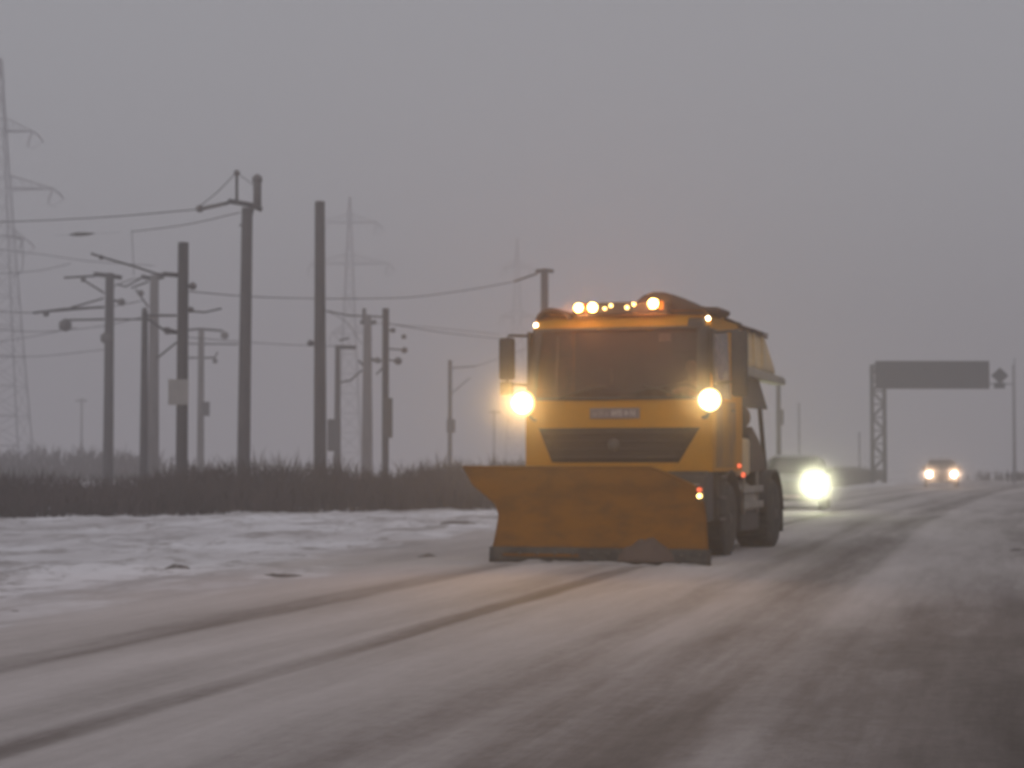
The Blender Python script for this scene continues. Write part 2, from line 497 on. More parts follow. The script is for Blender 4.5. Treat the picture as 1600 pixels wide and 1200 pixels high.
scrub('scrub', [(13.5, 88), (18, 104), (24, 128), (33, 170)], 5, 120, lambda x: 1.3 - .02 * (x - 13), 'thin hazy scrub on the bank beside the sign gantry', 5, .03)
scrub('scrub', [(38, 136), (58, 150), (90, 160)], 8, 60, lambda x: 1.0, 'faint low scrub on the right beyond the oncoming cars', 8, .04)
scrub('scrub', [(-62, 130), (-38, 128), (-20, 135)], 10, 70, lambda x: 2.6 if x < -25 else 1.6, 'faint tall scrub far behind the lattice pylon', 9, .05)

# ---------------------------------------------------------------- clods lying on the verge
def clod(px, py, wd, ht, label, cat='dirt clod', name='dirt_clod', seed=1, mat='clod'):
    Y = F * EYE / (py - 725.0)
    c = at(px, py, Y)
    rng = random.Random(seed)
    mb = MB()
    def fn(a, b):
        th = 2 * math.pi * a; ph = math.pi * .5 * b
        r_ = 1 + .38 * fbm(math.cos(th) * 1.4 + seed, math.sin(th) * 1.4, b * 1.5, 3)
        return (wd * .5 * r_ * math.cos(ph) * math.cos(th), wd * .42 * r_ * math.cos(ph) * math.sin(th), ht * r_ * math.sin(ph) - .05)
    mb.grid(fn, 22, 8)
    o = mb.build(name, M[mat], loc=(c.x, c.y, 0.02))
    o['label'] = label; o['category'] = cat
    return o
clod(273, 893, .42, .10, 'dark wet soil clod with a peaked top on the snowy verge', seed=2)
clod(228, 893, .35, .07, 'small low soil clod just left of the peaked dark clod on the snow', seed=5)
clod(432, 897, .55, .035, 'long flat dark soil clod at the middle of the snowy verge', seed=4)
clod(205, 868, .28, .05, 'small dark soil lump higher up the verge left of the peaked clod', seed=7)
clod(100, 902, .40, .04, 'flat soil lump near the left edge of the snow', seed=8)
clod(712, 818, .9, .08, 'dark soil heap in the snow just left of the plough blade', seed=9)
clod(668, 868, .35, .05, 'thin dark soil lump below the heap left of the plough', seed=12)
clod(20, 955, .30, .03, 'low dark soil lump at the left frame edge beside the road', seed=13)
clod(968, 1066, .22, .015, 'thin dark slush lump lying on the road in the foreground', seed=14)
clod(1592, 862, .5, .07, 'dark slush lump at the right frame edge of the road', seed=15)

# ---------------------------------------------------------------- masts, pylons, wires
def mast(name, px, top, wtop, wbot, Y, label, cat='utility pole', mat='concrete', arms=(), boxes=(), discs=(), square=False, group=None, sunk=.3, lean=0.0):
    ground = at(px, 725, Y); gx = ground.x
    root = empty(name, (gx, Y, 0))
    tag(root, label, cat, group)
    ztop = at(px, top, Y).z
    s = Y / F
    rt, rb = wtop * s * .5, wbot * s * .5
    mb = MB()
    n = 4 if square else 14
    mb.tube([(lean * s, 0, -sunk), (lean * s * .5, 0, ztop * .5), (0, 0, ztop)], [rb, (rt + rb) / 2, rt], n)
    mb.build('shaft', M[mat], root)
    def L(q, dy=0.0):
        p = at(q[0], q[1], Y); return Vector((p.x - gx, dy, p.z))
    for kind, pts, wd in arms:
        b = MB(); b.tube([L(q) for q in pts], max(.012, wd * s * .5), 8)
        b.build(kind, M['insul' if 'insulator' in kind else 'iron'], root)
    for kind, (x0, y0, x1, y1), m_ in boxes:
        a, c = L((x0, y0)), L((x1, y1))
        dpt = min(.35, abs(c.x - a.x))
        b = MB(); off = -rb - .02 if kind in ('notice_plate',) else 0
        if kind == 'notice_plate': b.box(a.x, c.x, -rb - .05, -rb - .02, c.z, a.z)
        else: b.box(a.x, c.x, -dpt / 2, dpt / 2, c.z, a.z)
        b.build(kind, M[m_], root, bevel=.02)
    for kind, (x, y), r_ in discs:
        b = MB(); c = L((x, y)); rr = r_ * s
        b.lathe([(rr * .3, -rr), (rr, -rr * .5), (rr, rr * .4), (rr * .25, rr)], c, 'z', 12)
        b.build(kind, M['insul'], root)
    return root

def stringed(a, b, n=5):
    return [(a[0] + (b[0] - a[0]) * i / n, a[1] + (b[1] - a[1]) * i / n) for i in range(n + 1)]

mast('railway_mast', 169, 427, 13, 17, 84, 'round catenary mast with long bracket tubes to its left, leftmost of the strong poles', 'railway mast',
     arms=[('head_beam', [(147, 428), (172, 431), (190, 434)], 7), ('bracket_tube', [(100, 434), (150, 431)], 3.5), ('brace', [(128, 436), (163, 458)], 3),
           ('bracket_tube', [(52, 489), (100, 483), (162, 480)], 4), ('brace', [(110, 481), (162, 466)], 3), ('bracket_tube', [(106, 500), (163, 499)], 3.5),
           ('bracket_tube', [(176, 499), (222, 499)], 3), ('registration_arm', [(176, 470), (190, 470)], 4)],
     discs=[('insulator', (102, 508), 10), ('insulator', (190, 472), 6), ('insulator', (72, 490), 5), ('clamp', (167, 528), 10), ('insulator', (130, 437), 4)])
mast('railway_mast', 239, 430, 13, 20, 96, 'pale catenary mast with a flared head just behind the short dark pole', 'railway mast', 'concrete_pale',
     arms=[('head_beam', [(221, 432), (240, 436), (256, 432)], 7), ('bracket_tube', [(222, 434), (196, 448), (182, 444)], 3), ('brace', [(232, 440), (205, 450)], 3),
           ('brace', [(212, 452), (232, 480)], 3)], discs=[('insulator', (220, 458), 5)])
mast('utility_pole', 224.5, 486, 9.5, 14, 74, 'short dark pole standing in front of a pale mast, with no head beam', 'utility pole',
     arms=[('crossarm', [(226, 493), (276, 493)], 4), ('brace', [(228, 496), (262, 520), (278, 520)], 4)], discs=[('insulator', (226, 484), 4), ('insulator', (262, 517), 6)])
mast('utility_pole', 284, 379, 16.5, 19, 60, 'darkest and thickest pole, flat topped, with a pale notice plate fixed half way up', 'utility pole',
     arms=[('stay_tube', [(142, 396), (160, 402), (212, 417), (245, 428), (275, 430)], 3.5), ('crossarm', [(255, 428), (278, 430)], 7), ('hook', [(290, 446), (304, 447)], 5),
           ('brace', [(276, 535), (245, 560)], 3), ('crossarm', [(292, 486), (320, 488), (346, 482)], 3), ('crossarm', [(276, 519), (256, 514)], 6)],
     discs=[('insulator', (301, 447), 6), ('insulator', (158, 402), 4), ('insulator', (298, 484), 5)], boxes=[('notice_plate', (265, 593, 296, 633), 'notice')])
mast('railway_mast', 313, 516, 9, 12, 112, 'faint thin mast with two short arms and an oval box right of the darkest pole', 'railway mast', 'concrete_pale',
     arms=[('crossarm', [(290, 516), (313, 514), (348, 517)], 4), ('crossarm', [(292, 537), (372, 538)], 2.5), ('crossarm', [(290, 559), (335, 559)], 3), ('brace', [(335, 560), (340, 550)], 2.5)],
     discs=[('insulator', (351, 524), 6), ('insulator', (336, 564), 4)], boxes=[('equipment_box', (313, 628, 327, 650), 'iron')])
mast('high_voltage_pole', 384, 325, 17, 21, 70, 'tall pole with a slanted head beam carrying a thick upright insulator and thin post', 'utility pole', lean=-4,
     arms=[('head_beam', [(357, 314), (380, 318), (396, 321), (409, 328)], 8), ('post', [(370, 316), (370, 270)], 4.5), ('insulator_string', stringed((311, 327), (357, 317)), 6),
           ('stay_wire', [(309, 325), (340, 300), (368, 271)], 1.6), ('stay_wire', [(372, 272), (398, 290)], 1.2), ('collar', [(374, 352), (391, 352)], 3), ('surge_insulator', [(402, 324), (402, 300), (402, 279)], 13),
           ('brace', [(396, 326), (390, 345)], 4)],
     discs=[('clamp', (312, 326), 6), ('post_cap', (370, 270), 5), ('insulator_cap', (402, 280), 8)])
mast('utility_pole', 498, 315, 15.5, 21, 70, 'tall plain pole with a bare flat top and no crossarm', 'utility pole', lean=2.5,
     arms=[('hook', [(480, 536), (492, 536)], 4)], discs=[('insulator', (485, 536), 5)])
mast('railway_mast', 527, 540, 8, 12, 97, 'low mast with a short arm at its top and a narrow cabinet on its foot', 'railway mast',
     arms=[('crossarm', [(524, 542), (556, 543)], 6), ('brace', [(530, 598), (548, 594), (566, 578)], 3), ('bracket_tube', [(530, 532), (546, 528)], 3)],
     boxes=[('equipment_box', (512, 655, 532, 705), 'iron')])
mast('railway_mast', 573.5, 492, 12, 19, 104, 'pale thick mast with a small fork head standing left of the dark boxed pole', 'railway mast', 'concrete_pale',
     arms=[('head_beam', [(563, 503), (575, 505), (588, 503)], 7), ('post', [(569, 503), (569, 482)], 6), ('crossarm', [(510, 486), (545, 493), (598, 495)], 3),
           ('crossarm', [(568, 560), (596, 564)], 6), ('brace', [(560, 563), (572, 575)], 4), ('brace', [(588, 585), (598, 575)], 3)],
     discs=[('insulator', (590, 563), 5)])
mast('utility_pole', 602, 482, 10.5, 11, 78, 'slim dark pole with a long dark cabinet strapped to its lower right side', 'utility pole',
     arms=[('hook', [(606, 516), (618, 517)], 3), ('hook', [(606, 545), (634, 547)], 2.5), ('hook', [(606, 562), (622, 565)], 2.5)],
     discs=[('insulator', (614, 516), 4), ('insulator', (631, 526), 4), ('insulator', (632, 547), 5), ('insulator', (622, 564), 6)], boxes=[('cabinet', (601, 622, 613, 684), 'steel')])
mast('railway_mast', 703, 563, 6, 7, 112, 'lone thin mast between the pole group and the truck with a small low box', 'railway mast',
     arms=[('crossarm', [(704, 575), (745, 572)], 2), ('brace', [(705, 615), (735, 590)], 1.5)], boxes=[('equipment_box', (698, 655, 711, 676), 'iron')])
mast('high_voltage_pole', 851, 424, 12, 14, 84, 'pole with a flat T head rising behind the yellow truck cab', 'utility pole',
     arms=[('head_beam', [(837, 424), (851, 422), (865, 424)], 6), ('insulator_string', stringed((803, 440), (840, 427)), 3.5)])
mast('railway_mast', 1217, 590, 7, 8, 118, 'thin hazy mast seen between the truck hopper and the gantry', 'railway mast', boxes=[('equipment_box', (1213, 640, 1224, 664), 'iron')])
mast('railway_mast', 1249, 630, 3.5, 4, 185, 'very faint short mast right of the truck behind the bright headlamp', 'railway mast', 'tower')
mast('railway_mast', 1343, 675, 3, 3.5, 190, 'very faint short mast close left of the gantry leg', 'railway mast', 'tower')
mast('railway_mast', 127, 622, 3.5, 4, 200, 'very faint mast left of the strong pole with long bracket tubes', 'railway mast', 'tower', arms=[('crossarm', [(118, 626), (136, 626)], 2)])
mast('railway_mast', 772, 640, 3, 3.5, 200, 'very faint mast just left of the truck lamp', 'railway mast', 'tower', arms=[('crossarm', [(764, 644), (782, 644)], 2)])

def pylon(cx, half_base, top, Y, label, arms, base_z=725):
    """lattice tower; arms: (y, right x, left x)"""
    s = Y / F
    g0 = at(cx, 725, Y); root = empty('lattice_pylon', (g0.x, Y, 0)); tag(root, label, 'pylon')
    H = at(cx, top, Y).z; wb = half_base * s
    def half(z):
        t = z / H
        return wb * (1 - t) + .05 if t < .0 else (wb * ((1 - t) ** 1.15 * .88 + .14 * (1 - t)) + .12)
    leg = MB()
    zs = [H * i / 14 for i in range(15)]
    for sx in (-1, 1):
        for sy in (-1, 1):
            leg.tube([(sx * half(z), sy * half(z), z - (.3 if z == 0 else 0)) for z in zs], .095, 4)
    leg.build('leg_frame', M['tower'], root)
    br = MB()
    for i in range(14):
        z0, z1 = zs[i], zs[i + 1]; a, b = half(z0), half(z1)
        for q in (-1, 1):
            br.tube([(-a, q * a, z0), (b, q * b, z1)], .032, 4); br.tube([(a, q * a, z0), (-b, q * b, z1)], .032, 4)
            br.tube([(q * a, -a, z0), (q * b, b, z1)], .032, 4); br.tube([(q * a, a, z0), (q * b, -b, z1)], .032, 4)
            br.tube([(-b, q * b, z1), (b, q * b, z1)], .045, 4)
    br.build('lattice_bracing', M['tower'], root)
    for y, xr, xl, up in arms:
        z = at(cx, y, Y).z; h_ = half(z)
        for x in (xr, xl):
            if x is None: continue
            b = MB()
            L_ = (x - cx) * s; sg = 1 if L_ > 0 else -1
            for q in (-1, 1):
                b.tube([(sg * h_, q * h_, z), (L_, 0, z)], .08, 4)
                b.tube([(sg * half(z + up), q * h_ * .8, z + up), (L_, 0, z + .05)], .05, 4)
            for k in range(1, 5):
                t = k / 5
                b.tube([(sg * h_ + (L_ - sg * h_) * t, 0, z), (sg * h_ + (L_ - sg * h_) * (t - .15), 0, z + up * (1 - t))], .04, 4)
            b.build('crossarm', M['tower'], root)
        for x in (xr, xl):
            if x is None: continue
            L_ = (x - cx) * s
            ins = MB()
            ins.tube([(L_, 0, z), (L_ - .25, -.6, z - .9), (L_ - .3, -1.0, z - 1.8)], [.07, .11, .07], 8)
            ins.tube([(L_, 0, z), (L_ + .5, .8, z - .45), (L_ + .8, 1.4, z - .9)], [.07, .11, .07], 8)
            ins.tube([(L_ - .3, -1.0, z - 1.8), (L_ + .05, .1, z - 1.9), (L_ + .3, .6, z - 1.5), (L_ + .8, 1.4, z - .9)], .035, 6)
            ins.build('insulator_string', M['tower'], root)
    return root
pylon(-6, 46, 92, 205, 'nearest lattice power pylon cut off by the left frame edge', [(205, 46, -58, 1.5), (295, 79, -91, 1.5), (372, 34, -46, 1.2)])
pylon(545, 19, 308, 285, 'faint lattice pylon behind the tall plain pole', [(348, 588, 500, 1.4), (412, 606, 484, 1.4), (520, 572, 518, 1.2)])
pylon(808, 18, 372, 340, 'very faint lattice pylon behind the T headed pole beside the truck', [(418, 830, 786, 1.2), (495, 834, 782, 1.2)])

def wire(pts, label, r_=.02, extra=None):
    """pts: (px, py, distance); smoothed into a hanging wire"""
    P = [at(*p) for p in pts]
    q = []
    for a, b in zip(P[:-1], P[1:]):
        for i in range(6):
            q.append(a.lerp(b, i / 6))
    q.append(P[-1])
    for _ in range(4):
        q = [q[0]] + [(q[i - 1] + q[i] * 2 + q[i + 1]) / 4 for i in range(1, len(q) - 1)] + [q[-1]]
    mb = MB(); mb.tube(q, r_ * .78, 6)
    o = mb.build('overhead_wire', M['wire']); tag(o, label, 'wire')
    if extra:
        b = MB(); c = at(*extra)
        b.tube([c + Vector((-.5, 0, -.02)), c + Vector((-.2, 0, 0)), c + Vector((.2, 0, .01)), c + Vector((.55, 0, .03))], [.02, .08, .07, .02], 10)
        b.build('insulator', M['steel'], o)
    return o
wire([(-40, 348, 78), (60, 345, 76), (190, 338, 73), (310, 327, 70)], 'upper wire running left from the tall slanted head pole to the frame edge', .028)
wire([(205, 362, 74), (290, 352, 72), (375, 332, 70)], 'second wire sloping down left from under the slanted head', .024)
wire([(206, 362, 74), (208, 400, 74), (209, 430, 74)], 'thin vertical drop wire above the pale flared mast', .015)
wire([(85, 368, 80), (127, 366, 79), (190, 363, 77)], 'short wire piece carrying a dark insulator in the open sky', .006, (127, 366, 79))
wire([(-40, 385, 90), (70, 398, 88), (140, 409, 86), (240, 415, 92)], 'faint wire descending right toward the top of the pale flared mast', .02)
wire([(292, 455, 62), (390, 464, 70), (500, 467, 76), (640, 466, 80), (740, 452, 82), (803, 440, 84)], 'long sagging wire passing behind the plain pole to the T headed pole', .026)
wire([(603, 505, 78), (690, 520, 90), (790, 530, 105)], 'wire running right from the boxed slim pole toward the truck', .026)
wire([(-40, 430, 90), (60, 424, 88), (110, 412, 86)], 'faint wire climbing to the long bracket from the left frame edge', .02)
wire([(-40, 484, 92), (50, 490, 88), (170, 480, 84), (222, 470, 90)], 'contact wire crossing the bracket tube of the leftmost mast', .03)
wire([(-40, 512, 96), (60, 520, 92), (165, 510, 88), (230, 493, 80)], 'contact wire just under the round insulator of the leftmost mast', .024)
wire([(-40, 556, 100), (60, 558, 100), (165, 546, 96)], 'lowest faint wire left of the leftmost mast', .024)
wire([(-40, 540, 100), (40, 528, 98), (120, 512, 90)], 'faint wire crossing between the pylon and the leftmost mast', .02)
wire([(176, 448, 84), (205, 436, 88), (222, 434, 95)], 'short wire linking the tops of the two leftmost masts', .03)
wire([(292, 527, 80), (400, 536, 90), (480, 540, 96), (524, 541, 97)], 'faint wire from the darkest pole to the low mast', .024)
wire([(508, 485, 95), (540, 500, 98), (566, 538, 104)], 'slack wire hanging left of the fork headed mast', .022)
wire([(590, 505, 104), (680, 512, 106), (780, 522, 110)], 'very faint wire right of the fork headed mast', .02)
wire([(745, 572, 112), (790, 556, 110), (822, 545, 108)], 'short faint wire between the lone thin mast and the truck mirror', .02)
wire([(0, 368, 150), (36, 370, 148), (36, 425, 148), (20, 432, 150)], 'looped jumper wire hanging beside the nearest pylon', .045)

# ---------------------------------------------------------------- sign gantry over the road
GY = 124.0
def gp(px, py): return at(px, py, GY)
b0 = gp(1373, 725)
gan = empty('sign_gantry', (b0.x, GY, 0))
tag(gan, 'hazy grey road gantry holding one long dark sign board over the lanes', 'gantry')
def gl(px, py, dy=0.0):
    p = gp(px, py); return Vector((p.x - b0.x, dy, p.z))
zt = gl(1373, 570).z
hw = .40
lm = MB()
for sx in (-1, 1):
    for sy in (-1, 1):
        lm.tube([(sx * hw, sy * .35, -.3), (sx * hw, sy * .35, zt)], .07, 6)
lg = lm.build('truss_leg', M['tower_dark'], gan)
bm_ = MB(); nseg = 9
for i in range(nseg):
    z0, z1 = zt * i / nseg, zt * (i + 1) / nseg
    sg = 1 if i % 2 else -1
    for sy in (-1, 1): bm_.tube([(-sg * hw, sy * .35, z0), (sg * hw, sy * .35, z1)], .045, 5)
    for sx in (-1, 1): bm_.tube([(sx * hw, -sg * .35, z0), (sx * hw, sg * .35, z1)], .045, 5)
    for sy in (-1, 1): bm_.tube([(-hw, sy * .35, z1), (hw, sy * .35, z1)], .04, 5)
bm_.build('leg_lattice', M['tower_dark'], lg)
a, c = gl(1366, 566), gl(1541, 607)
pb = MB(); pb.box(a.x, c.x, -.62, -.54, c.z, a.z)
board = pb.build('sign_board', M['sign'], gan, bevel=.03)
fr_ = MB()
for z in (c.z, a.z): fr_.box(a.x - .04, c.x + .04, -.66, -.60, z - .05, z + .05)
for x in (a.x, c.x): fr_.box(x - .05, x + .05, -.66, -.603, c.z + .05, a.z - .05)
fr_.build('board_frame', M['iron'], board)
tb = MB(); xe = gl(1583, 600).x
for z in (gl(1400, 596).z, gl(1400, 580).z):
    for y in (-.3, .3): tb.tube([(-hw, y, z), (c.x + .1, y, z)], .06, 6)
tb.tube([(c.x + .1, 0, gl(1400, 600).z), (xe, 0, gl(1400, 600).z)], .035, 6)
for k in range(14):
    x0 = -hw + (c.x - a.x) / 14 * k; x1 = x0 + (c.x - a.x) / 14
    zz = (gl(1400, 596).z, gl(1400, 580).z) if k % 2 else (gl(1400, 580).z, gl(1400, 596).z)
    tb.tube([(x0, -.3, zz[0]), (x1, -.3, zz[1])], .04, 5)
tb.build('top_beam', M['iron'], gan)
rl = MB(); rl.tube([(xe, 0, -.3), (xe, 0, gl(1583, 570).z)], [.08, .05], 8)
rl.build('far_leg', M['tower'], gan)
dc = gl(1561, 587)
ds = MB()
hwd = 13.5 * GY / F
ds.prism([(dc.x - hwd, dc.z), (dc.x, dc.z + hwd * .95), (dc.x + hwd, dc.z), (dc.x, dc.z - hwd * .95)], -.22, -.17, 'y')
dsg = ds.build('diamond_sign', M['sign'], gan, bevel=.02)
pl = MB(); q0, q1 = gl(1552, 598), gl(1569, 607)
pl.box(q0.x, q1.x, -.22, -.17, q1.z, q0.z); pl.tube([(dc.x, -.12, gl(1, 607).z), (dc.x, -.12, dc.z)], .05, 6)
pl.build('plate', M['sign'], dsg)
lp = mast('marker_post', 1587, 560, 2.5, 3, 210, 'very faint tall post at the right frame edge behind the gantry', 'post', 'tower')

# ---------------------------------------------------------------- cars behind the truck
def car(loc, rz, paint, lampm, lamp_r, label, group, halo, halo_col, spread, aim=None):
    """front faces -y in local space"""
    root = empty('oncoming_car', loc, rz); tag(root, label, 'car', group)
    W = .88
    prof = [(0.02, .42), (0.0, .62), (.10, .80), (1.05, .97), (1.85, 1.42), (2.5, 1.50), (3.4, 1.46), (4.1, 1.05), (4.25, .9), (4.3, .45), (3.9, .28), (.3, .25)]
    mb = MB(); n = len(prof)
    rows = [(-1.0, .90, .94), (-.93, 1.0, 1.0), (0, 1.0, 1.015), (.93, 1.0, 1.0), (1.0, .90, .94)]
    v = []
    for xs, k, kz in rows:
        for (y, z) in prof:
            inw = 1.0 - .24 * max(0, (z - .95) / .55)
            yy = 2.15 + (y - 2.15) * (1.0 if abs(xs) < .95 else .985)
            if y < .2: yy += .10 * abs(xs) ** 3
            v.append((xs * W * inw, yy, .25 + (z - .25) * kz))
    f = []
    for r_ in range(len(rows) - 1):
        for i in range(n):
            j = (i + 1) % n
            f.append((r_ * n + i, r_ * n + j, (r_ + 1) * n + j, (r_ + 1) * n + i))
    f.append(tuple(range(n))); f.append(tuple(4 * n + i for i in range(n - 1, -1, -1)))
    mb.add(v, f, False)
    body = mb.build('body', M[paint], root, bevel=.05)
    wsn = MB(); wsn.add([(-.72, 1.07, 1.0), (.72, 1.07, 1.0), (.60, 1.80, 1.42), (-.60, 1.80, 1.42)], [(0, 1, 2, 3)])
    wsn.build('windscreen', M['car_glass'], body, solid=.012).location = (0, -.025, .012)
    for sx in (-1, 1):
        sw = MB(); sw.add([(sx * .885, 1.35, .99), (sx * .885, 3.7, 1.0), (sx * .70, 3.3, 1.40), (sx * .70, 1.95, 1.40)], [(0, 1, 2, 3)])
        sw.build('side_window', M['car_glass'], body, solid=.01)
        mm = MB(); mm.box(sx * .93 - .09, sx * .93 + .09, 1.25, 1.36, .98, 1.12); mm.build('mirror', M['black'], root, bevel=.02)
        for y in (.78, 3.42):
            t = MB(); t.lathe([(.20, -.10), (.30, -.10), (.32, -.06), (.32, .06), (.30, .10), (.20, .10)], (sx * .78, y, .31), 'x', 20)
            wh = t.build('wheel', M['rubber'], root)
            r_ = MB(); r_.lathe([(.05, -.11), (.2, -.105), (.2, .105), (.05, .11)], (sx * .78, y, .31), 'x', 14); r_.build('rim', M['pale'], wh)
        hl = MB(); hl.lathe([(.02, -.03), (lamp_r * .7, -.025), (lamp_r, 0), (lamp_r, .08)], (sx * .64, .015, .70), 'y', 18)
        hl.build('headlamp', M[lampm], root)
        sd = bpy.data.lights.new('headlamp_beam', 'SPOT'); sd.energy = halo * (1 if sx > 0 or halo < 500 else .3); sd.color = halo_col
        sd.spot_size = R(spread); sd.spot_blend = 1.0; sd.shadow_soft_size = .07
        so = bpy.data.objects.new('headlamp_beam', sd); C.objects.link(so); so.parent = root
        so.location = (sx * .64, -.06, .70)
        so.rotation_euler = (R(90), 0, R(180))
        so['aim'] = 1
        BEAMS.append(so)
    gr = MB()
    for k in range(4): gr.box(-.42, .42, -.012, .03, .56 + k * .05, .585 + k * .05)
    gr.build('grille', M['black'], root)
    bp = MB(); bp.box(-.84, .84, -.03, .12, .30, .46); bp.build('bumper', M['black'], root, bevel=.03)
    npm = MB(); npm.box(-.26, .26, -.045, -.032, .34, .44); npm.build('number_plate', M['plate'], root)
    return root
BEAMS = []
def aim(so, tgt):
    """point a lamp along the direction its vehicle faces, slightly dipped"""
    bpy.context.view_layer.update()
    d = Vector(tgt) - so.matrix_world.translation
    q = d.to_track_quat('-Z', 'Y')
    so.rotation_euler = (so.parent.matrix_world.to_3x3().inverted() @ q.to_matrix()).to_euler()

p1 = at(1273, 725, 51)
CAR1_A = -R(12)
d1 = Vector((math.cos(CAR1_A), math.sin(CAR1_A)))
car((p1.x - .64 * d1.x, 51 - .64 * d1.y, 0), CAR1_A, 'car_dark', 'lamp_white', .10,
    'dark car half hidden behind the truck with one dazzling greenish white headlamp', 'oncoming cars', 640, (.96, 1.0, .62), 50)
p2 = at(1471, 725, 102)
car((p2.x, 102, 0), -R(12), 'car_red', 'lamp_far', .13,
    'distant car with two small warm headlamps under the gantry', 'oncoming cars', 300, (1.0, .62, .34), 40)

# ---------------------------------------------------------------- the snow plough truck
TA = R(18.5)
TR = Vector((1.39, 25.2, 0))
truck = empty('snowplow_truck', TR, -TA)
tag(truck, 'yellow snow plough truck with its lamps lit and a wide blade in front', 'snow plough truck')
TM = Matrix.Translation(TR) @ Matrix.Rotation(-TA, 4, 'Z')

W = 1.265
ZS = [1.16, 1.27, 1.50, 1.73, 2.09, 2.12, 2.40, 2.75, 3.03, 3.07, 3.17, 3.235, 3.27]
def y0(z):
    if z < 2.1: return 0.0
    if z < 3.05: return .20 * ((z - 2.1) / .95) ** 1.2
    return .20 + (z - 3.05) * .9 + max(0, z - 3.2) * 4.5
def ww(z):
    if z < 2.1: return W
    if z < 3.17: return W - .05 * (z - 2.1)
    return W - .055 - (z - 3.17) * 1.0
def front(x, z, off=0.0):
    k = abs(x) / W
    return (x, y0(z) + .16 * k ** 5 - off, z)
XS = [-1, -.975, -.94, -.88, -.75, -.55, -.3, 0, .3, .55, .75, .88, .94, .975, 1]
cab = MB()
verts = []; nf = len(XS)
sideY = [.36, 1.35, 1.45, 2.05]
def ring(z):
    r_ = [front(x * ww(z), z) for x in XS]
    r_ += [(ww(z), y, z) for y in sideY]
    r_ += [(-ww(z), y, z) for y in reversed(sideY)]
    return r_
rings = [ring(z) for z in ZS]
N = len(rings[0])
for r_ in rings: verts += r_
faces = []
for j in range(len(ZS) - 1):
    zc = (ZS[j] + ZS[j + 1]) / 2
    for i in range(N):
        i2 = (i + 1) % N
        isfront = 1 <= i <= nf - 3
        if 2.12 < zc < 3.03 and isfront: continue                                   # windscreen opening
        ymid = (rings[j][i][1] + rings[j][i2][1]) / 2
        isside = (i in (nf, ) or i == N - 3)
        if 2.12 < zc < 3.03 and (i == nf or i == N - 3) : continue                # door window openings
        faces.append((j * N + i, j * N + i2, (j + 1) * N + i2, (j + 1) * N + i))
faces.append(tuple((len(ZS) - 1) * N + i for i in range(N)))
faces.append(tuple(range(N - 1, -1, -1)))
cab.add(verts, faces, False)
cabo = cab.build('cab', M['yellow'], truck, solid=.03, bevel=.012, loc=(-.045, 0, 0))

def fpanel(name, mat, xf, z0, z1, off, nx=14, nz=6, parent=cabo, solid=.012):
    def fn(a, b):
        z = z0 + (z1 - z0) * b
        xa, xb = xf(b)
        return front(xa + (xb - xa) * a, z, off)
    mb = MB(); mb.grid(fn, nx, nz)
    return mb.build(name, M[mat], parent, solid=solid)
fpanel('windscreen', 'glass', lambda b: (-1.16, 1.16), 2.10, 3.05, .022, 24, 10)
# pillars and seal round the glass
sl = MB()
for sx in (-1, 1):
    sl.grid(lambda a, b: front(sx * (1.10 + .165 * a) * (ww(2.1 + .96 * b) / W), 2.1 + .96 * b, .04), 3, 8)
sl.grid(lambda a, b: front(-1.1 + 2.2 * a, 2.09 + .045 * b, .042), 20, 1)
sl.grid(lambda a, b: front(-1.1 + 2.2 * a, 3.02 + .04 * b, .042), 20, 1)
sl.build('window_seal', M['black'], cabo, solid=.015)
# wipers
for x, d in ((-.75, .62), (.1, .62), (.9, -.5)):
    wp = MB(); wp.tube([front(x, 2.12, .07), front(x + d * .55, 2.22, .075), front(x + d, 2.27, .06)], .014, 6); wp.build('wiper', M['black'], cabo)
# black corner block beside the roof panel
cb = MB(); cb.grid(lambda a, b: front(.93 + .22 * a, 3.04 + .13 * b, .03), 5, 2); cb.build('corner_trim', M['black'], cabo, solid=.02)
# grille between the slanting yellow corner panels
fpanel('grille', 'grille', lambda b: (-.86 - .20 * b, .86 + .27 * b), 1.27, 1.725, .016)
gs = MB()
for k in range(4):
    z = 1.32 + .105 * k; hw_ = .86 + .04 * k
    gs.grid(lambda a, b: front(-hw_ + 2 * hw_ * a, z + .03 * b, .040 - .01 * b), 14, 1)
gs.build('grille_slat', M['grille'], cabo, solid=.012)
em = MB(); em.lathe([(.02, -.085), (.075, -.08), (.085, -.06), (.075, -.04)], (0, y0(1.5) + .02, 1.5), 'y', 20); em.build('emblem_ring', M['steel'], cabo)
# lettering plate on the yellow band: the characters are too blurred to read in the photograph
npb = MB(); npb.box(-.33, .35, -.036, -.028, 1.845, 1.985)
plt = npb.build('name_plate', M['plate_mark'], cabo, bevel=.004)
def glyph(k, x, m_):
    ch = MB(); z0, z1, d0, d1 = 1.875, 1.96, -.041, -.036
    if k == 'block': ch.box(x, x + .06, d0, d1, z0, z1)
    elif k == 'bars':
        ch.box(x, x + .02, d0, d1, z0, z1); ch.box(x + .045, x + .065, d0, d1, z0, z1); ch.box(x + .02, x + .045, d0, d1, 1.91, 1.925)
    elif k == 'diamond': ch.prism([(x, 1.917), (x + .035, z1), (x + .07, 1.917), (x + .035, z0)], d0, d1, 'y')
    elif k == 'low': ch.box(x, x + .055, d0, d1, z0, z0 + .05)
    return ch.build('worn_lettering', M[m_], plt)
for k, x, m_ in (('low', -.29, 'worn'), ('block', -.21, 'worn'), ('low', -.13, 'worn'), ('bars', -.03, 'plate'), ('block', .05, 'plate'), ('diamond', .13, 'plate'), ('bars', .22, 'plate')):
    glyph(k, x, m_)
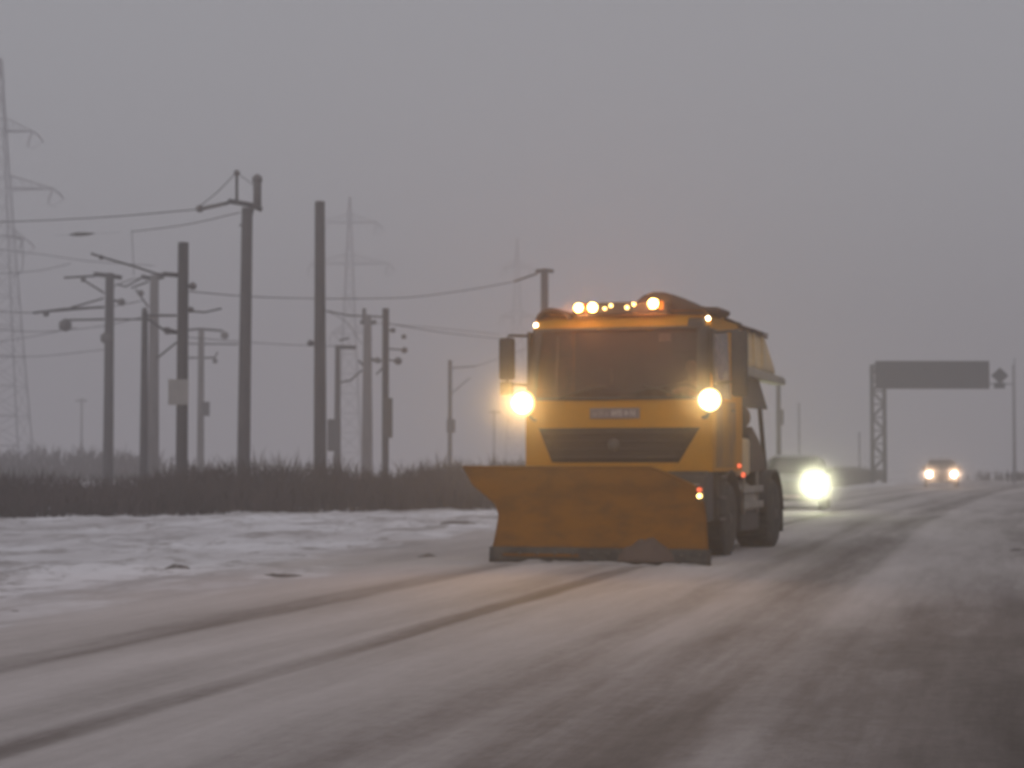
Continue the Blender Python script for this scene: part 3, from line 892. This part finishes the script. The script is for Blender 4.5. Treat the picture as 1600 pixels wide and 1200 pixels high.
# doors
for sx in (-1, 1):
    dm = MB(); X = sx * (W + .018)
    dm.box(min(X, X - sx * .02), max(X, X - sx * .02), .36, 1.60, 1.20, 2.09)
    do = dm.build('door', M['dirty_yellow'], cabo, bevel=.02)
    dh = MB(); dh.box(min(X, X + sx * .03), max(X, X + sx * .03), 1.25, 1.42, 1.95, 1.99); dh.build('door_handle', M['black'], cabo, bevel=.008)
    ps = MB(); ps.box(min(sx * (W - .03), sx * (W + .012)), max(sx * (W - .03), sx * (W + .012)), .19, .345, 2.10, 3.03)
    ps.build('pillar_cover', M['black'], cabo, bevel=.02)
    xa, xb = sx * (ww(2.12) + .004), sx * (ww(3.03) + .004)
    swm = MB(); swm.add([(xa, .34, 2.11), (xa, 1.37, 2.11), (xb, 1.37, 3.04), (xb, .40, 3.04)], [(0, 1, 2, 3)])
    swm.build('side_window', M['side_glass'], cabo, solid=.01)
    st = MB()
    for k in range(3): st.box(min(sx * .95, sx * 1.24), max(sx * .95, sx * 1.24), .55 + .05 * k, .95 + .05 * k, .50 + .28 * k, .54 + .28 * k)
    st.box(min(sx * 1.0, sx * 1.2), max(sx * 1.0, sx * 1.2), .6, .64, .5, 1.15)
    st.build('step', M['steel'], truck, bevel=.01)
for sx in (-1, 1):
    sk = MB(); sk.box(min(sx * 1.19, sx * 1.262), max(sx * 1.19, sx * 1.262), 1.0, 2.06, 1.165, 1.78); sk.build('side_skirt', M['tarp'], cabo, bevel=.03)
# roof marker lamps
for x, z in ((-1.195, 3.125), (1.175, 3.165)):
    ml = MB(); c_ = front(x, z, .05); ml.lathe([(.01, -.025), (.026, -.02), (.03, 0), (.03, .05)], c_, 'y', 14)
    ml.build('marker_lamp', M['lamp_marker'], cabo)
# roof: amber light bar, horn pod, tarpaulin roll, beam
lb = MB(); lb.box(-.66, .66, .22, .42, 3.235, 3.40)
lbo = lb.build('light_bar', M['black'], truck, bevel=.03, loc=(-.03, 0, 0))
for x, z, r_, k in ((-.57, 3.335, .062, 'lamp_amber'), (-.375, 3.335, .066, 'lamp_amber'), (.455, 3.365, .068, 'lamp_amber'),
                    (-.205, 3.315, .024, 'lamp_small'), (-.12, 3.352, .026, 'lamp_small'), (.10, 3.322, .028, 'lamp_small'), (.195, 3.362, .026, 'lamp_small')):
    l_ = MB(); l_.lathe([(.01, -.05), (r_ * .7, -.04), (r_, -.01), (r_, .06)], (x, .215, z), 'y', 18); l_.build('warning_lamp', M[k], lbo)
lens = MB()
lens.box(-.505, -.44, .19, .23, 3.27, 3.39)
lens.build('amber_lens', M['lamp_orange'], lbo, bevel=.02)
lens = MB(); lens.box(.53, .60, .19, .23, 3.28, 3.40); lens.build('amber_lens', M['lamp_orange'], lbo, bevel=.02)
def lamp_beam(name, loc, e, col, spread, tgt, soft=.08, parent=truck):
    sd = bpy.data.lights.new(name, 'SPOT'); sd.energy = e; sd.color = col
    sd.spot_size = R(spread); sd.spot_blend = 1.0; sd.shadow_soft_size = soft
    so = bpy.data.objects.new(name, sd); C.objects.link(so); so.parent = parent; so.location = loc
    aim(so, TM @ Vector(tgt))
    return so
lamp_beam('warning_beam', (-.47, .10, 3.335), 110, (1, .30, .08), 120, (-.47, -10, 3.6))
lamp_beam('warning_beam', (.47, .10, 3.365), 90, (1, .28, .07), 120, (.47, -10, 3.6))
# horn pod on the left roof corner
pod = MB()
pod.grid(lambda a, b: (-1.22 + .47 * a, .30 + .5 * b, 3.19 + .17 * math.sin(math.pi * min(1, a * 1.0 + .0)) ** .6 * (1 - a * .35)), 12, 3)
pod.build('roof_pod', M['tarp'], truck, solid=.04)
rb_prof = [(-.05, 3.22), (.02, 3.32), (.12, 3.42), (.22, 3.50), (.36, 3.545), (.5, 3.54), (.64, 3.50), (.8, 3.43), (.93, 3.36), (1.08, 3.325), (1.27, 3.32), (1.27, 3.24), (1.0, 3.20)]
rbm = MB(); rbm.prism(rb_prof, .45, 1.15, 'y')
rbm.build('roof_tarpaulin', M['tarp'], truck, bevel=.04)
# mirrors
for sx, xm, zt_, zb_ in ((-1, -1.59, 2.95, 2.38), (1, 1.59, 2.98, 2.12)):
    mb = MB(); mb.box(xm - .105, xm + .105, .10, .22, zb_, zt_)
    mo = mb.build('mirror', M['black'], truck, bevel=.035)
    g_ = MB(); g_.box(xm - .085, xm + .085, .222, .226, zb_ + .04, zt_ - .04); g_.build('mirror_glass', M['mirror'], mo)
    ar = MB()
    ar.tube([(sx * 1.16, .32, 2.97), (xm + sx * -.02, .18, 2.985), (xm, .16, 2.93)], .018, 8)
    ar.tube([(sx * 1.19, .30, 2.30), (xm, .18, 2.33), (xm, .16, zb_ + .02)], .018, 8)
    ar.build('mirror_arm', M['black'], mo)
    if sx < 0:
        m2 = MB(); m2.box(xm - .09, xm + .09, .10, .20, 2.17, 2.36); m2.build('wide_angle_mirror', M['black'], mo, bevel=.03)
        m3 = MB(); m3.tube([(xm, .16, 2.35), (xm, .16, 2.42)], .018, 8); m3.build('mirror_joint', M['black'], mo)
# work lamps on brackets at the cab corners
for x, z, e in ((-1.27, 2.055, 800), (1.26, 2.075, 430)):
    hs = MB(); hs.lathe([(.06, .16), (.12, .12), (.165, .03), (.165, -.01), (.15, -.01)], (x, -.12, z), 'y', 24)
    ho = hs.build('work_lamp', M['black'], truck)
    br_ = MB(); br_.tube([(x, -.02, z - .1), (x * .93, .05, z - .22), (x * .86, .12, z - .22)], .02, 8); br_.build('lamp_bracket', M['black'], ho)
    r0 = .175 if x < 0 else .155
    ln_ = MB(); ln_.lathe([(.01, -.075), (r0 * .55, -.065), (r0 * .92, -.03), (r0, .0)], (0, 0, 0), 'y', 28); ln_.build('lamp_lens', M['lamp_warm'], ho, loc=(x, -.12, z))
    lamp_beam('work_beam', (x, -.24, z), e * .55, (1, .60, .20), 64, (x * .5 + 5.5, -24, z - .4))
# bumper, headlamps off behind the blade
bu = MB(); bu.prism([(-.02, .50), (-.10, .62), (-.10, 1.10), (0, 1.16), (.35, 1.16), (.35, .50)], -1.2, 1.2, 'x')
bu.build('bumper', M['black'], truck, bevel=.03)
for sx in (-1, 1):
    hl = MB(); hl.box(sx * .98 - .15, sx * .98 + .15, -.115, -.06, .82, 1.0); hl.build('headlamp', M['pale'], truck, bevel=.03)
# wheels
def wheel(x, y, wd, r_=.51):
    t = MB(); t.lathe([(.26, -wd / 2), (r_ - .05, -wd / 2), (r_, -wd / 2 + .05), (r_, wd / 2 - .05), (r_ - .05, wd / 2), (.26, wd / 2)], (x, y, r_), 'x', 30)
    o = t.build('wheel', M['rubber'], truck)
    q = MB(); q.lathe([(.07, -wd / 2 - .02), (.12, -wd / 2 + .06), (.255, -wd / 2 + .03), (.262, -wd / 2 - .005), (.262, wd / 2 + .005), (.255, wd / 2 - .03), (.12, wd / 2 - .06), (.07, wd / 2 + .02)], (x, y, r_), 'x', 20)
    q.build('rim', M['steel'], o)
    tr_ = MB()
    for k in range(36):
        a_ = 2 * math.pi * k / 36
        c_ = Vector((x, y + math.cos(a_) * (r_ + .004), r_ + math.sin(a_) * (r_ + .004)))
        t2 = Vector((0, -math.sin(a_), math.cos(a_))) * .018
        tr_.add([c_ - t2 + Vector((-wd * .42, 0, 0)), c_ + t2 + Vector((-wd * .42, 0, 0)), c_ + t2 * 1.3 + Vector((wd * .42, 0, 0)), c_ - t2 * .7 + Vector((wd * .42, 0, 0))], [(0, 1, 2, 3)])
    tr_.build('tread', M['rubber'], o, solid=.016)
wheel(-1.05, 1.30, .32); wheel(1.05, 1.30, .32); wheel(-1.0, 4.25, .54); wheel(1.0, 4.25, .54)
for sx in (-1, 1):
    for y, x0, x1 in ((1.30, .86, 1.24), (4.25, .70, 1.28)):
        mg = MB()
        mg.grid(lambda a, b: (sx * (x0 + (x1 - x0) * b), y - .64 * math.cos(math.pi * (.02 + .96 * a)), .52 + .64 * math.sin(math.pi * (.02 + .96 * a))), 16, 2)
        mg.build('mudguard', M['black'], truck, solid=.025)
    mf = MB(); mf.box(min(sx * .74, sx * 1.26), max(sx * .74, sx * 1.26), 4.93, 4.95, .22, .75); mf.build('mud_flap', M['rubber'], truck)
# chassis and side gear
chs = MB()
for sx in (-1, 1): chs.box(sx * .42 - .05, sx * .42 + .05, .36, 5.4, .74, .98)
for y in (1.8, 2.6, 3.4, 4.8, 5.3): chs.box(-.37, .37, y, y + .12, .78, .94)
chs.build('chassis_frame', M['steel'], truck, bevel=.01)
ft = MB(); ft.lathe([(.05, 2.35), (.27, 2.37), (.29, 2.42), (.29, 3.28), (.27, 3.33), (.05, 3.35)], (.90, 0, .72), 'y', 24); ft.build('fuel_tank', M['pale'], truck)
bt = MB(); bt.box(-1.15, -.6, 2.3, 3.2, .5, 1.0); bt.build('battery_box', M['steel'], truck, bevel=.03)
sg = MB()
for z in (.62, .84): sg.box(1.20, 1.235, 2.15, 3.55, z, z + .10)
for y in (2.35, 3.3): sg.box(1.16, 1.20, y, y + .05, .55, 1.15)
sg.build('side_guard', M['pale'], truck, bevel=.01)
ht = MB(); ht.box(.62, 1.16, 2.20, 2.95, 1.08, 1.62); ht.build('hydraulic_tank', M['hopper'], truck, bevel=.05)
tcp = MB(); tcp.lathe([(.05, 1.62), (.07, 1.63), (.07, 1.69), (.03, 1.70)], (.9, 2.5, 0), 'z', 14); tcp.build('filler_cap', M['pale'], truck)
af = MB(); af.lathe([(.16, 2.25), (.18, 2.30), (.18, 2.80), (.14, 2.86)], (1.02, 0, 1.92), 'y', 20); af.build('air_filter', M['tarp'], truck)
exh = MB(); exh.tube([(-.9, 2.2, 1.1), (-.9, 2.2, 3.0), (-.9, 2.35, 3.12)], .07, 12); exh.build('exhaust_pipe', M['steel'], truck)
# salt hopper
TH = 3.20
hp = MB()
prof = [(1.10, TH), (1.12, 2.66), (-1.12, 2.66), (-1.10, TH)]
hp.add([(-1.10, 2.30, TH), (1.10, 2.30, TH), (1.10, 4.45, TH - .03), (-1.10, 4.45, TH - .03),
        (-1.12, 2.25, 2.66), (1.12, 2.25, 2.66), (1.12, 5.28, 2.64), (-1.12, 5.28, 2.64)],
       [(3, 2, 1, 0), (4, 5, 6, 7), (0, 1, 5, 4), (1, 2, 6, 5), (2, 3, 7, 6), (3, 0, 4, 7)])
hop = hp.build('hopper', M['hopper'], truck, bevel=.05)
cv = MB()
cv.grid(lambda a, b: (-1.14 + 2.28 * a, 2.28 + 2.2 * b, TH + .012 + .10 * math.sin(math.pi * a) ** .7 + .02 * fbm(a * 5, b * 5)), 16, 12)
cv.build('hopper_cover', M['tarp'], hop, solid=.02)
for sx in (-1, 1):
    rim_ = MB(); rim_.tube([(sx * 1.115, 2.28, TH), (sx * 1.115, 4.46, TH - .03)], .025, 8); rim_.build('hopper_rim', M['tarp'], hop)
rbs = MB()
for y in (2.75, 3.4, 4.05): rbs.box(1.112, 1.14, y, y + .05, 2.70, TH - .04)
rbs.build('hopper_rib', M['hopper'], hop)
lt = MB(); lt.add([(-1.0, 2.35, 2.64), (1.0, 2.35, 2.64), (1.0, 4.6, 2.62), (-1.0, 4.6, 2.62), (-.35, 2.6, 1.35), (.35, 2.6, 1.35), (.35, 4.6, 1.35), (-.35, 4.6, 1.35)],
       [(3, 2, 1, 0), (4, 5, 6, 7), (0, 1, 5, 4), (1, 2, 6, 5), (2, 3, 7, 6), (3, 0, 4, 7)])
lt.build('hopper_trough', M['tarp'], truck, bevel=.03)
lg_ = MB(); lg_.prism([(2.3, 2.655), (5.35, 2.60), (5.55, 2.52), (5.45, 2.48), (2.3, 2.50)], 1.0, 1.22, 'x'); lg_.prism([(2.3, 2.655), (5.35, 2.60), (5.45, 2.50), (2.3, 2.50)], -1.22, -1.0, 'x')
lg_.build('side_ledge', M['pale'], truck, bevel=.02)
fl = MB(); fl.prism([(2.4, 2.49), (3.95, 2.49), (4.62, 2.08), (2.4, 2.06)], 1.02, 1.10, 'x'); fl.build('side_flap', M['black'], truck, bevel=.01)
for x in (1.05, -1.05):
    lgm = MB(); lgm.tube([(x, 4.05, 2.5), (x * .98, 4.75, 1.12)], .035, 8); lgm.build('hopper_leg', M['steel'], truck)
    lgm = MB(); lgm.tube([(x, 2.55, 2.5), (x * .6, 2.55, .98)], .035, 8); lgm.build('hopper_leg', M['steel'], truck)
dsc = MB(); dsc.lathe([(.03, .50), (.34, .50), (.34, .54), (.05, .60), (.05, 1.3)], (0, 5.45, 0), 'z', 24); dsc.build('spreader_disc', M['steel'], truck)
rlt = MB(); rlt.tube([(1.18, 1.2, 3.22), (1.16, 2.3, TH + .02)], .02, 8); rlt.build('roof_rail', M['black'], truck)
for y, z, k in ((1.72, 1.225, .030), (1.98, 1.10, .036)):
    l_ = MB(); l_.lathe([(k, 1.235), (k, 1.27), (k * .6, 1.285)], (0, y, z), 'x', 12); l_.build('side_marker', M['lamp_red'], truck)

eb = MB(); eb.prism([(2.95, 1.12), (2.95, 1.68), (3.25, 1.80), (3.75, 1.62), (4.25, 1.32), (4.25, 1.12)], .55, 1.14, 'x'); eb.build('pump_cover', M['tarp'], truck, bevel=.04)
tb_ = MB(); tb_.box(.70, 1.17, 2.25, 3.55, .30, .60); tb_.build('tool_box', M['black'], truck, bevel=.03)
ab = MB(); ab.box(.75, 1.15, 2.10, 2.22, 1.25, 2.45); ab.build('engine_air_duct', M['tarp'], truck, bevel=.03)
# plough blade
PB = []
def lerp_tab(tab, z):
    for (z0_, x0_), (z1_, x1_) in zip(tab[:-1], tab[1:]):
        if z <= z1_: return x0_ + (x1_ - x0_) * max(0, (z - z0_)) / (z1_ - z0_)
    return tab[-1][1]
LT = [(.05, -1.24), (.25, -1.24), (.60, -1.26), (.74, -1.34), (.97, -1.64), (1.20, -1.80)]
RT = [(.05, 1.54), (.20, 1.53), (.50, 1.46), (.75, 1.40), (1.0, 1.34), (1.2, 1.30)]
def ztop(s_):
    if s_ < .80: return 1.205
    t = (s_ - .80) / .20
    return 1.205 - .28 * t ** 1.15
def blade_pt(a, b):
    z = .20 + (ztop(a) - .20) * b
    x = lerp_tab(LT, z) + (lerp_tab(RT, z) - lerp_tab(LT, z)) * a
    zz = (z - .2) / 1.0
    y = -1.40 + .42 * math.sin(min(1, zz * 1.25) * math.pi * .5) - .10 * max(0, min(zz, .76) - .5) + .25 * max(0, zz - .76)
    y += -.10 * abs(a - .5) ** 3 * 4 + .012 * fbm(x * 2.2, z * 3, 4)
    return (x, y, z)
pm = MB(); pm.grid(blade_pt, 44, 26)
plo = pm.build('plow_blade', M['plow'], truck, solid=.02)
ce = MB()
ce.grid(lambda a, b: (-1.27 + 2.83 * a, -1.42 - .03 * (1 - b) - .05 * abs(a - .5) ** 3 * 4, .025 + .185 * b), 30, 3)
ceo = ce.build('cutting_edge', M['rubber'], plo, solid=.05)
ed = MB()
ed.tube([Vector(blade_pt(i / 30, 1)) for i in range(31)], .022, 8)
ed.build('top_rim', M['plow'], plo)
bo = MB()
for i in range(12):
    x = -1.1 + i * .23
    bo = MB(); bo.lathe([(.022, -.02), (.022, .0)], (x, -1.475, .14), 'y', 8); bo.build('edge_bolt', M['steel'], plo)

for x0, x1 in ((-1.1, -.1), (.55, 1.0)):
    st_ = MB(); st_.box(x0, x1, -1.485, -1.45, .10, .135); st_.build('edge_strip', M['plow'], plo)
for a in (.08, .3, .5, .7, .92):
    rb = MB(); pts = [blade_pt(a, b / 8) for b in range(9)]
    v = [(p[0] + dx, p[1] + .02, p[2]) for p in pts for dx in (-.015, .015)] + [(p[0] + dx, -.72, p[2] * .8 + .1) for p in pts for dx in (-.015, .015)]
    n = 18
    f = []
    for i in range(8):
        f += [(2 * i, 2 * i + 2, n + 2 * i + 2, n + 2 * i), (2 * i + 1, n + 2 * i + 1, n + 2 * i + 3, 2 * i + 3), (n + 2 * i, n + 2 * i + 2, n + 2 * i + 3, n + 2 * i + 1)]
    rb.add(v, f); rb.build('rib', M['plow'], plo)
pf = MB(); pf.box(-.8, .8, -.74, -.62, .35, .5); pf.box(-.8, .8, -.74, -.62, .8, .95)
for x in (-.45, .45): pf.box(x - .05, x + .05, -.63, .36, .42, .54); pf.tube([(x, -.66, .88), (x, .0, .98)], .045, 10)
pf.build('plow_frame', M['steel'], truck, bevel=.01)
for z, k, mt in ((.935, .030, 'lamp_red'), (.858, .030, 'lamp_small')):
    l_ = MB(); l_.lathe([(.005, -.03), (k * .8, -.025), (k, 0), (k, .05)], (1.375, -1.27, z), 'y', 14); l_.build('marker_lamp', M[mt], plo)
mbk = MB(); mbk.box(1.33, 1.42, -1.22, -1.18, .80, .99); mbk.build('lamp_bracket', M['black'], plo)
# slush packed against the blade foot
def slush(x0, x1, y_, h_, seed):
    mb = MB()
    def fn(a, b):
        x = x0 + (x1 - x0) * a; e = math.sin(math.pi * a) ** .6
        return (x, y_ - .16 * (1 - b) * e, .05 + (h_ * e * (1 + .5 * fbm(x * 4, seed)) + .02) * b)
    mb.grid(fn, 24, 6); return mb
slush(.38, 1.12, -1.44, .24, 3).build('packed_slush', M['tarp'], plo, solid=.03)

wr = MB()
def wfn(a, b):
    x = -1.25 + 2.8 * a; t = math.pi * b
    rr_ = .035 + .03 * fbm(x * 2.5, 3) + .02 * fbm(x * 7, 8, b * 2)
    rr_ *= .25 + .75 * math.sin(math.pi * min(1, max(0, a))) ** .4
    return (x, -1.50 - .10 * math.cos(t) - rr_ * .4, .0 + rr_ * math.sin(t) * 1.2)
wr.grid(wfn, 70, 8); wr.build('pushed_snow', M['dirty_snow'], plo, solid=.01)
# cab interior
inn = MB(); inn.prism([(.24, 1.30), (.24, 2.0), (.32, 2.10), (.62, 2.12), (.70, 2.0), (.70, 1.30)], -1.15, 1.15, 'x'); inn.build('dashboard', M['dash'], truck, bevel=.02)
rwl = MB(); rwl.box(-1.17, 1.17, 1.96, 2.0, 1.2, 3.15); rwl.build('cab_rear_wall', M['seat'], truck)
for x in (-.68, .68):
    sm_ = MB(); sm_.box(x - .26, x + .26, 1.05, 1.55, 1.55, 1.70)
    so_ = sm_.build('seat', M['seat'], truck, bevel=.05)
    bkm = MB(); bkm.prism([(1.48, 1.65), (1.62, 1.65), (1.78, 2.35), (1.66, 2.36)], x - .25, x + .25, 'x'); bkm.build('backrest', M['seat'], so_, bevel=.05)
    hdm = MB(); hdm.box(x - .13, x + .13, 1.68, 1.78, 2.38, 2.60); hdm.build('headrest', M['seat'], so_, bevel=.04)
swl = MB()
cw, nw = Vector((.68, .80, 2.13)), 24
ring_pts = [cw + Vector((.22 * math.cos(t), .10 * math.sin(t), .19 * math.sin(t))) for t in [2 * math.pi * k / nw for k in range(nw + 1)]]
swl.tube(ring_pts, .016, 8); swl.tube([ring_pts[0], cw, ring_pts[12]], .014, 6); swl.tube([cw, cw + Vector((0, -.12, -.25))], .03, 8)
swl.build('steering_wheel', M['black'], truck)
vs_ = MB(); vs_.box(.62, 1.10, .44, .47, 2.72, 2.98); vs_.build('sun_visor', M['black'], truck, bevel=.02)
pp = MB(); pp.box(.50, .66, .215, .222, 2.86, 2.97); pp.build('windscreen_sticker', M['plate'], truck)

# the driver, sitting behind the wheel
def person(loc_m):
    def skin_obj(name, joints, mat, parent=None):
        me = bpy.data.meshes.new(name)
        vs_, es, rs = [], [], []
        for (p, r_, par) in joints:
            vs_.append(p); rs.append(r_)
            if par is not None: es.append((par, len(vs_) - 1))
        me.from_pydata(vs_, es, [])
        o = bpy.data.objects.new(name, me); C.objects.link(o)
        me.materials.append(mat)
        m = o.modifiers.new('skin', 'SKIN'); m.use_smooth_shade = True
        for i, r_ in enumerate(rs):
            sv = me.skin_vertices[0].data[i]
            sv.radius = r_ if isinstance(r_, tuple) else (r_, r_)
            sv.use_root = (i == 0)
        sb = o.modifiers.new('sub', 'SUBSURF'); sb.levels = 1; sb.render_levels = 2
        if parent: o.parent = parent
        return o
    x = .68
    body = skin_obj('person', [
        ((x, 1.42, 1.78), (.17, .13), None), ((x, 1.45, 1.98), (.16, .12), 0), ((x, 1.43, 2.20), (.19, .12), 1), ((x, 1.41, 2.33), (.15, .10), 2),
        ((x, 1.39, 2.42), (.055, .06), 3), ((x, 1.36, 2.50), (.07, .085), 4), ((x, 1.35, 2.60), (.078, .095), 5), ((x, 1.37, 2.68), (.055, .07), 6),
        ((x - .21, 1.38, 2.29), .07, 3), ((x - .27, 1.20, 2.07), .052, 8), ((x - .20, .95, 2.13), .040, 9), ((x - .18, .86, 2.16), .034, 10),
        ((x + .21, 1.38, 2.29), .07, 3), ((x + .27, 1.20, 2.07), .052, 12), ((x + .20, .95, 2.13), .040, 13), ((x + .18, .86, 2.16), .034, 14),
        ((x - .12, 1.28, 1.78), .095, 0), ((x - .14, .92, 1.82), .072, 16), ((x - .14, .84, 1.45), .05, 17), ((x - .14, .72, 1.34), .04, 18),
        ((x + .12, 1.28, 1.78), .095, 0), ((x + .14, .92, 1.82), .072, 20), ((x + .14, .84, 1.45), .05, 21), ((x + .14, .72, 1.34), .04, 22),
    ], M['jacket'])
    # skin for the head and hands by height and reach
    body.data.materials.append(M['skin'])
    body.matrix_world = loc_m
    for nm, mb in (('face', MB().lathe([(.02, -.12), (.055, -.10), (.078, -.04), (.080, .03), (.070, .08), (.03, .11)], (x, 1.345, 2.575), 'z', 18)),):
        fo = mb.build(nm, M['skin'], body)
    nz = MB(); nz.prism([(1.275, 2.545), (1.245, 2.55), (1.27, 2.60)], x - .014, x + .014, 'x'); nz.build('nose', M['skin'], body, bevel=.005)
    hr = MB(); hr.lathe([(.085, -.02), (.092, .03), (.080, .075), (.04, .105), (.01, .112)], (x, 1.375, 2.60), 'z', 18); hr.build('hair', M['hair'], body)
    for sx in (-1, 1):
        er = MB(); er.lathe([(.022, -.006), (.026, 0), (.018, .008)], (x + sx * .084, 1.36, 2.565), 'x', 10); er.build('ear', M['skin'], body)
        hx = x + sx * .18
        pl_ = MB(); pl_.tube([(hx, .875, 2.155), (hx, .83, 2.165), (hx, .80, 2.17)], [.032, .042, .036], 10); ho = pl_.build('hand', M['skin'], body)
        fg = MB()
        for k in range(4):
            zz = 2.195 - k * .019; q = hx + sx * .02
            fg.tube([(q, .82, zz), (q + sx * .01, .765, zz), (q - sx * .02, .745, zz - .003), (q - sx * .04, .765, zz - .006)], [.0095, .0095, .009, .007], 6)
        fg.tube([(hx - sx * .02, .84, 2.19), (hx - sx * .045, .80, 2.205), (hx - sx * .04, .77, 2.20)], [.011, .010, .008], 6)
        fg.build('fingers', M['skin'], body)
    tag(body, 'driver in a drab jacket holding the wheel behind the truck windscreen', 'person')
    return body
person(TM)

# aim car beams up the road, toward where the camera car is driving
for i, so in enumerate(BEAMS):
    aim(so, (0.3, 0.0, 1.2) if i < 2 else (1.0, 0.0, 1.2))

# ---------------------------------------------------------------- snowy air
hz = MB(); hz.box(-520, 640, -60, 700, -1.2, 46.5)
m, t, n, o = newmat('snowy_air')
pv = n.new('ShaderNodeVolumePrincipled')
pv.inputs['Color'].default_value = (0.90, 0.88, 0.90, 1)
pv.inputs['Density'].default_value = 0.0047
pv.inputs['Anisotropy'].default_value = 0.6
t.links.new(pv.outputs[0], o.inputs['Volume'])
ho = hz.build('haze', m); tag(ho, kind='stuff')

# local mist volumes added in front of the lamps to give them halos
def halo_mist(mat_world, c, r, dens, label, g=.78):
    mb = MB()
    def fn(a, b):
        th, ph = 2 * math.pi * a, math.pi * (b - .5)
        p = Vector((c[0] + r[0] * math.cos(ph) * math.cos(th), c[1] + r[1] * math.cos(ph) * math.sin(th), c[2] + r[2] * math.sin(ph)))
        return mat_world @ p
    mb.grid(fn, 32, 20)
    m, t, n, o = newmat('halo_mist_volume')
    pv = n.new('ShaderNodeVolumePrincipled'); pv.inputs['Color'].default_value = (.92, .9, .9, 1)
    pv.inputs['Density'].default_value = dens; pv.inputs['Anisotropy'].default_value = g
    t.links.new(pv.outputs[0], o.inputs['Volume'])
    ob = mb.build('lamp_halo_mist', m)
    bm = bmesh.new(); bm.from_mesh(ob.data); bmesh.ops.remove_doubles(bm, verts=bm.verts, dist=.0005)
    bmesh.ops.recalc_face_normals(bm, faces=bm.faces); bm.to_mesh(ob.data); bm.free()
    tag(ob, label, 'snow spray', kind='stuff')
halo_mist(TM, (0, -.5, 1.85), (2.7, 1.5, 1.5), .020, 'thin added mist giving the lamps on the truck front their halo')
bpy.context.view_layer.update()
cars_ = [o for o in C.objects if o.name.startswith('oncoming_car')]
halo_mist(cars_[0].matrix_world, (.85, -.6, .85), (1.3, 1.9, 1.1), .075, 'added mist making the halo of the dazzling headlamp')
halo_mist(cars_[1].matrix_world, (0, -.8, .85), (1.9, 1.8, 1.0), .09, 'added mist making the halo of the distant car lamps')
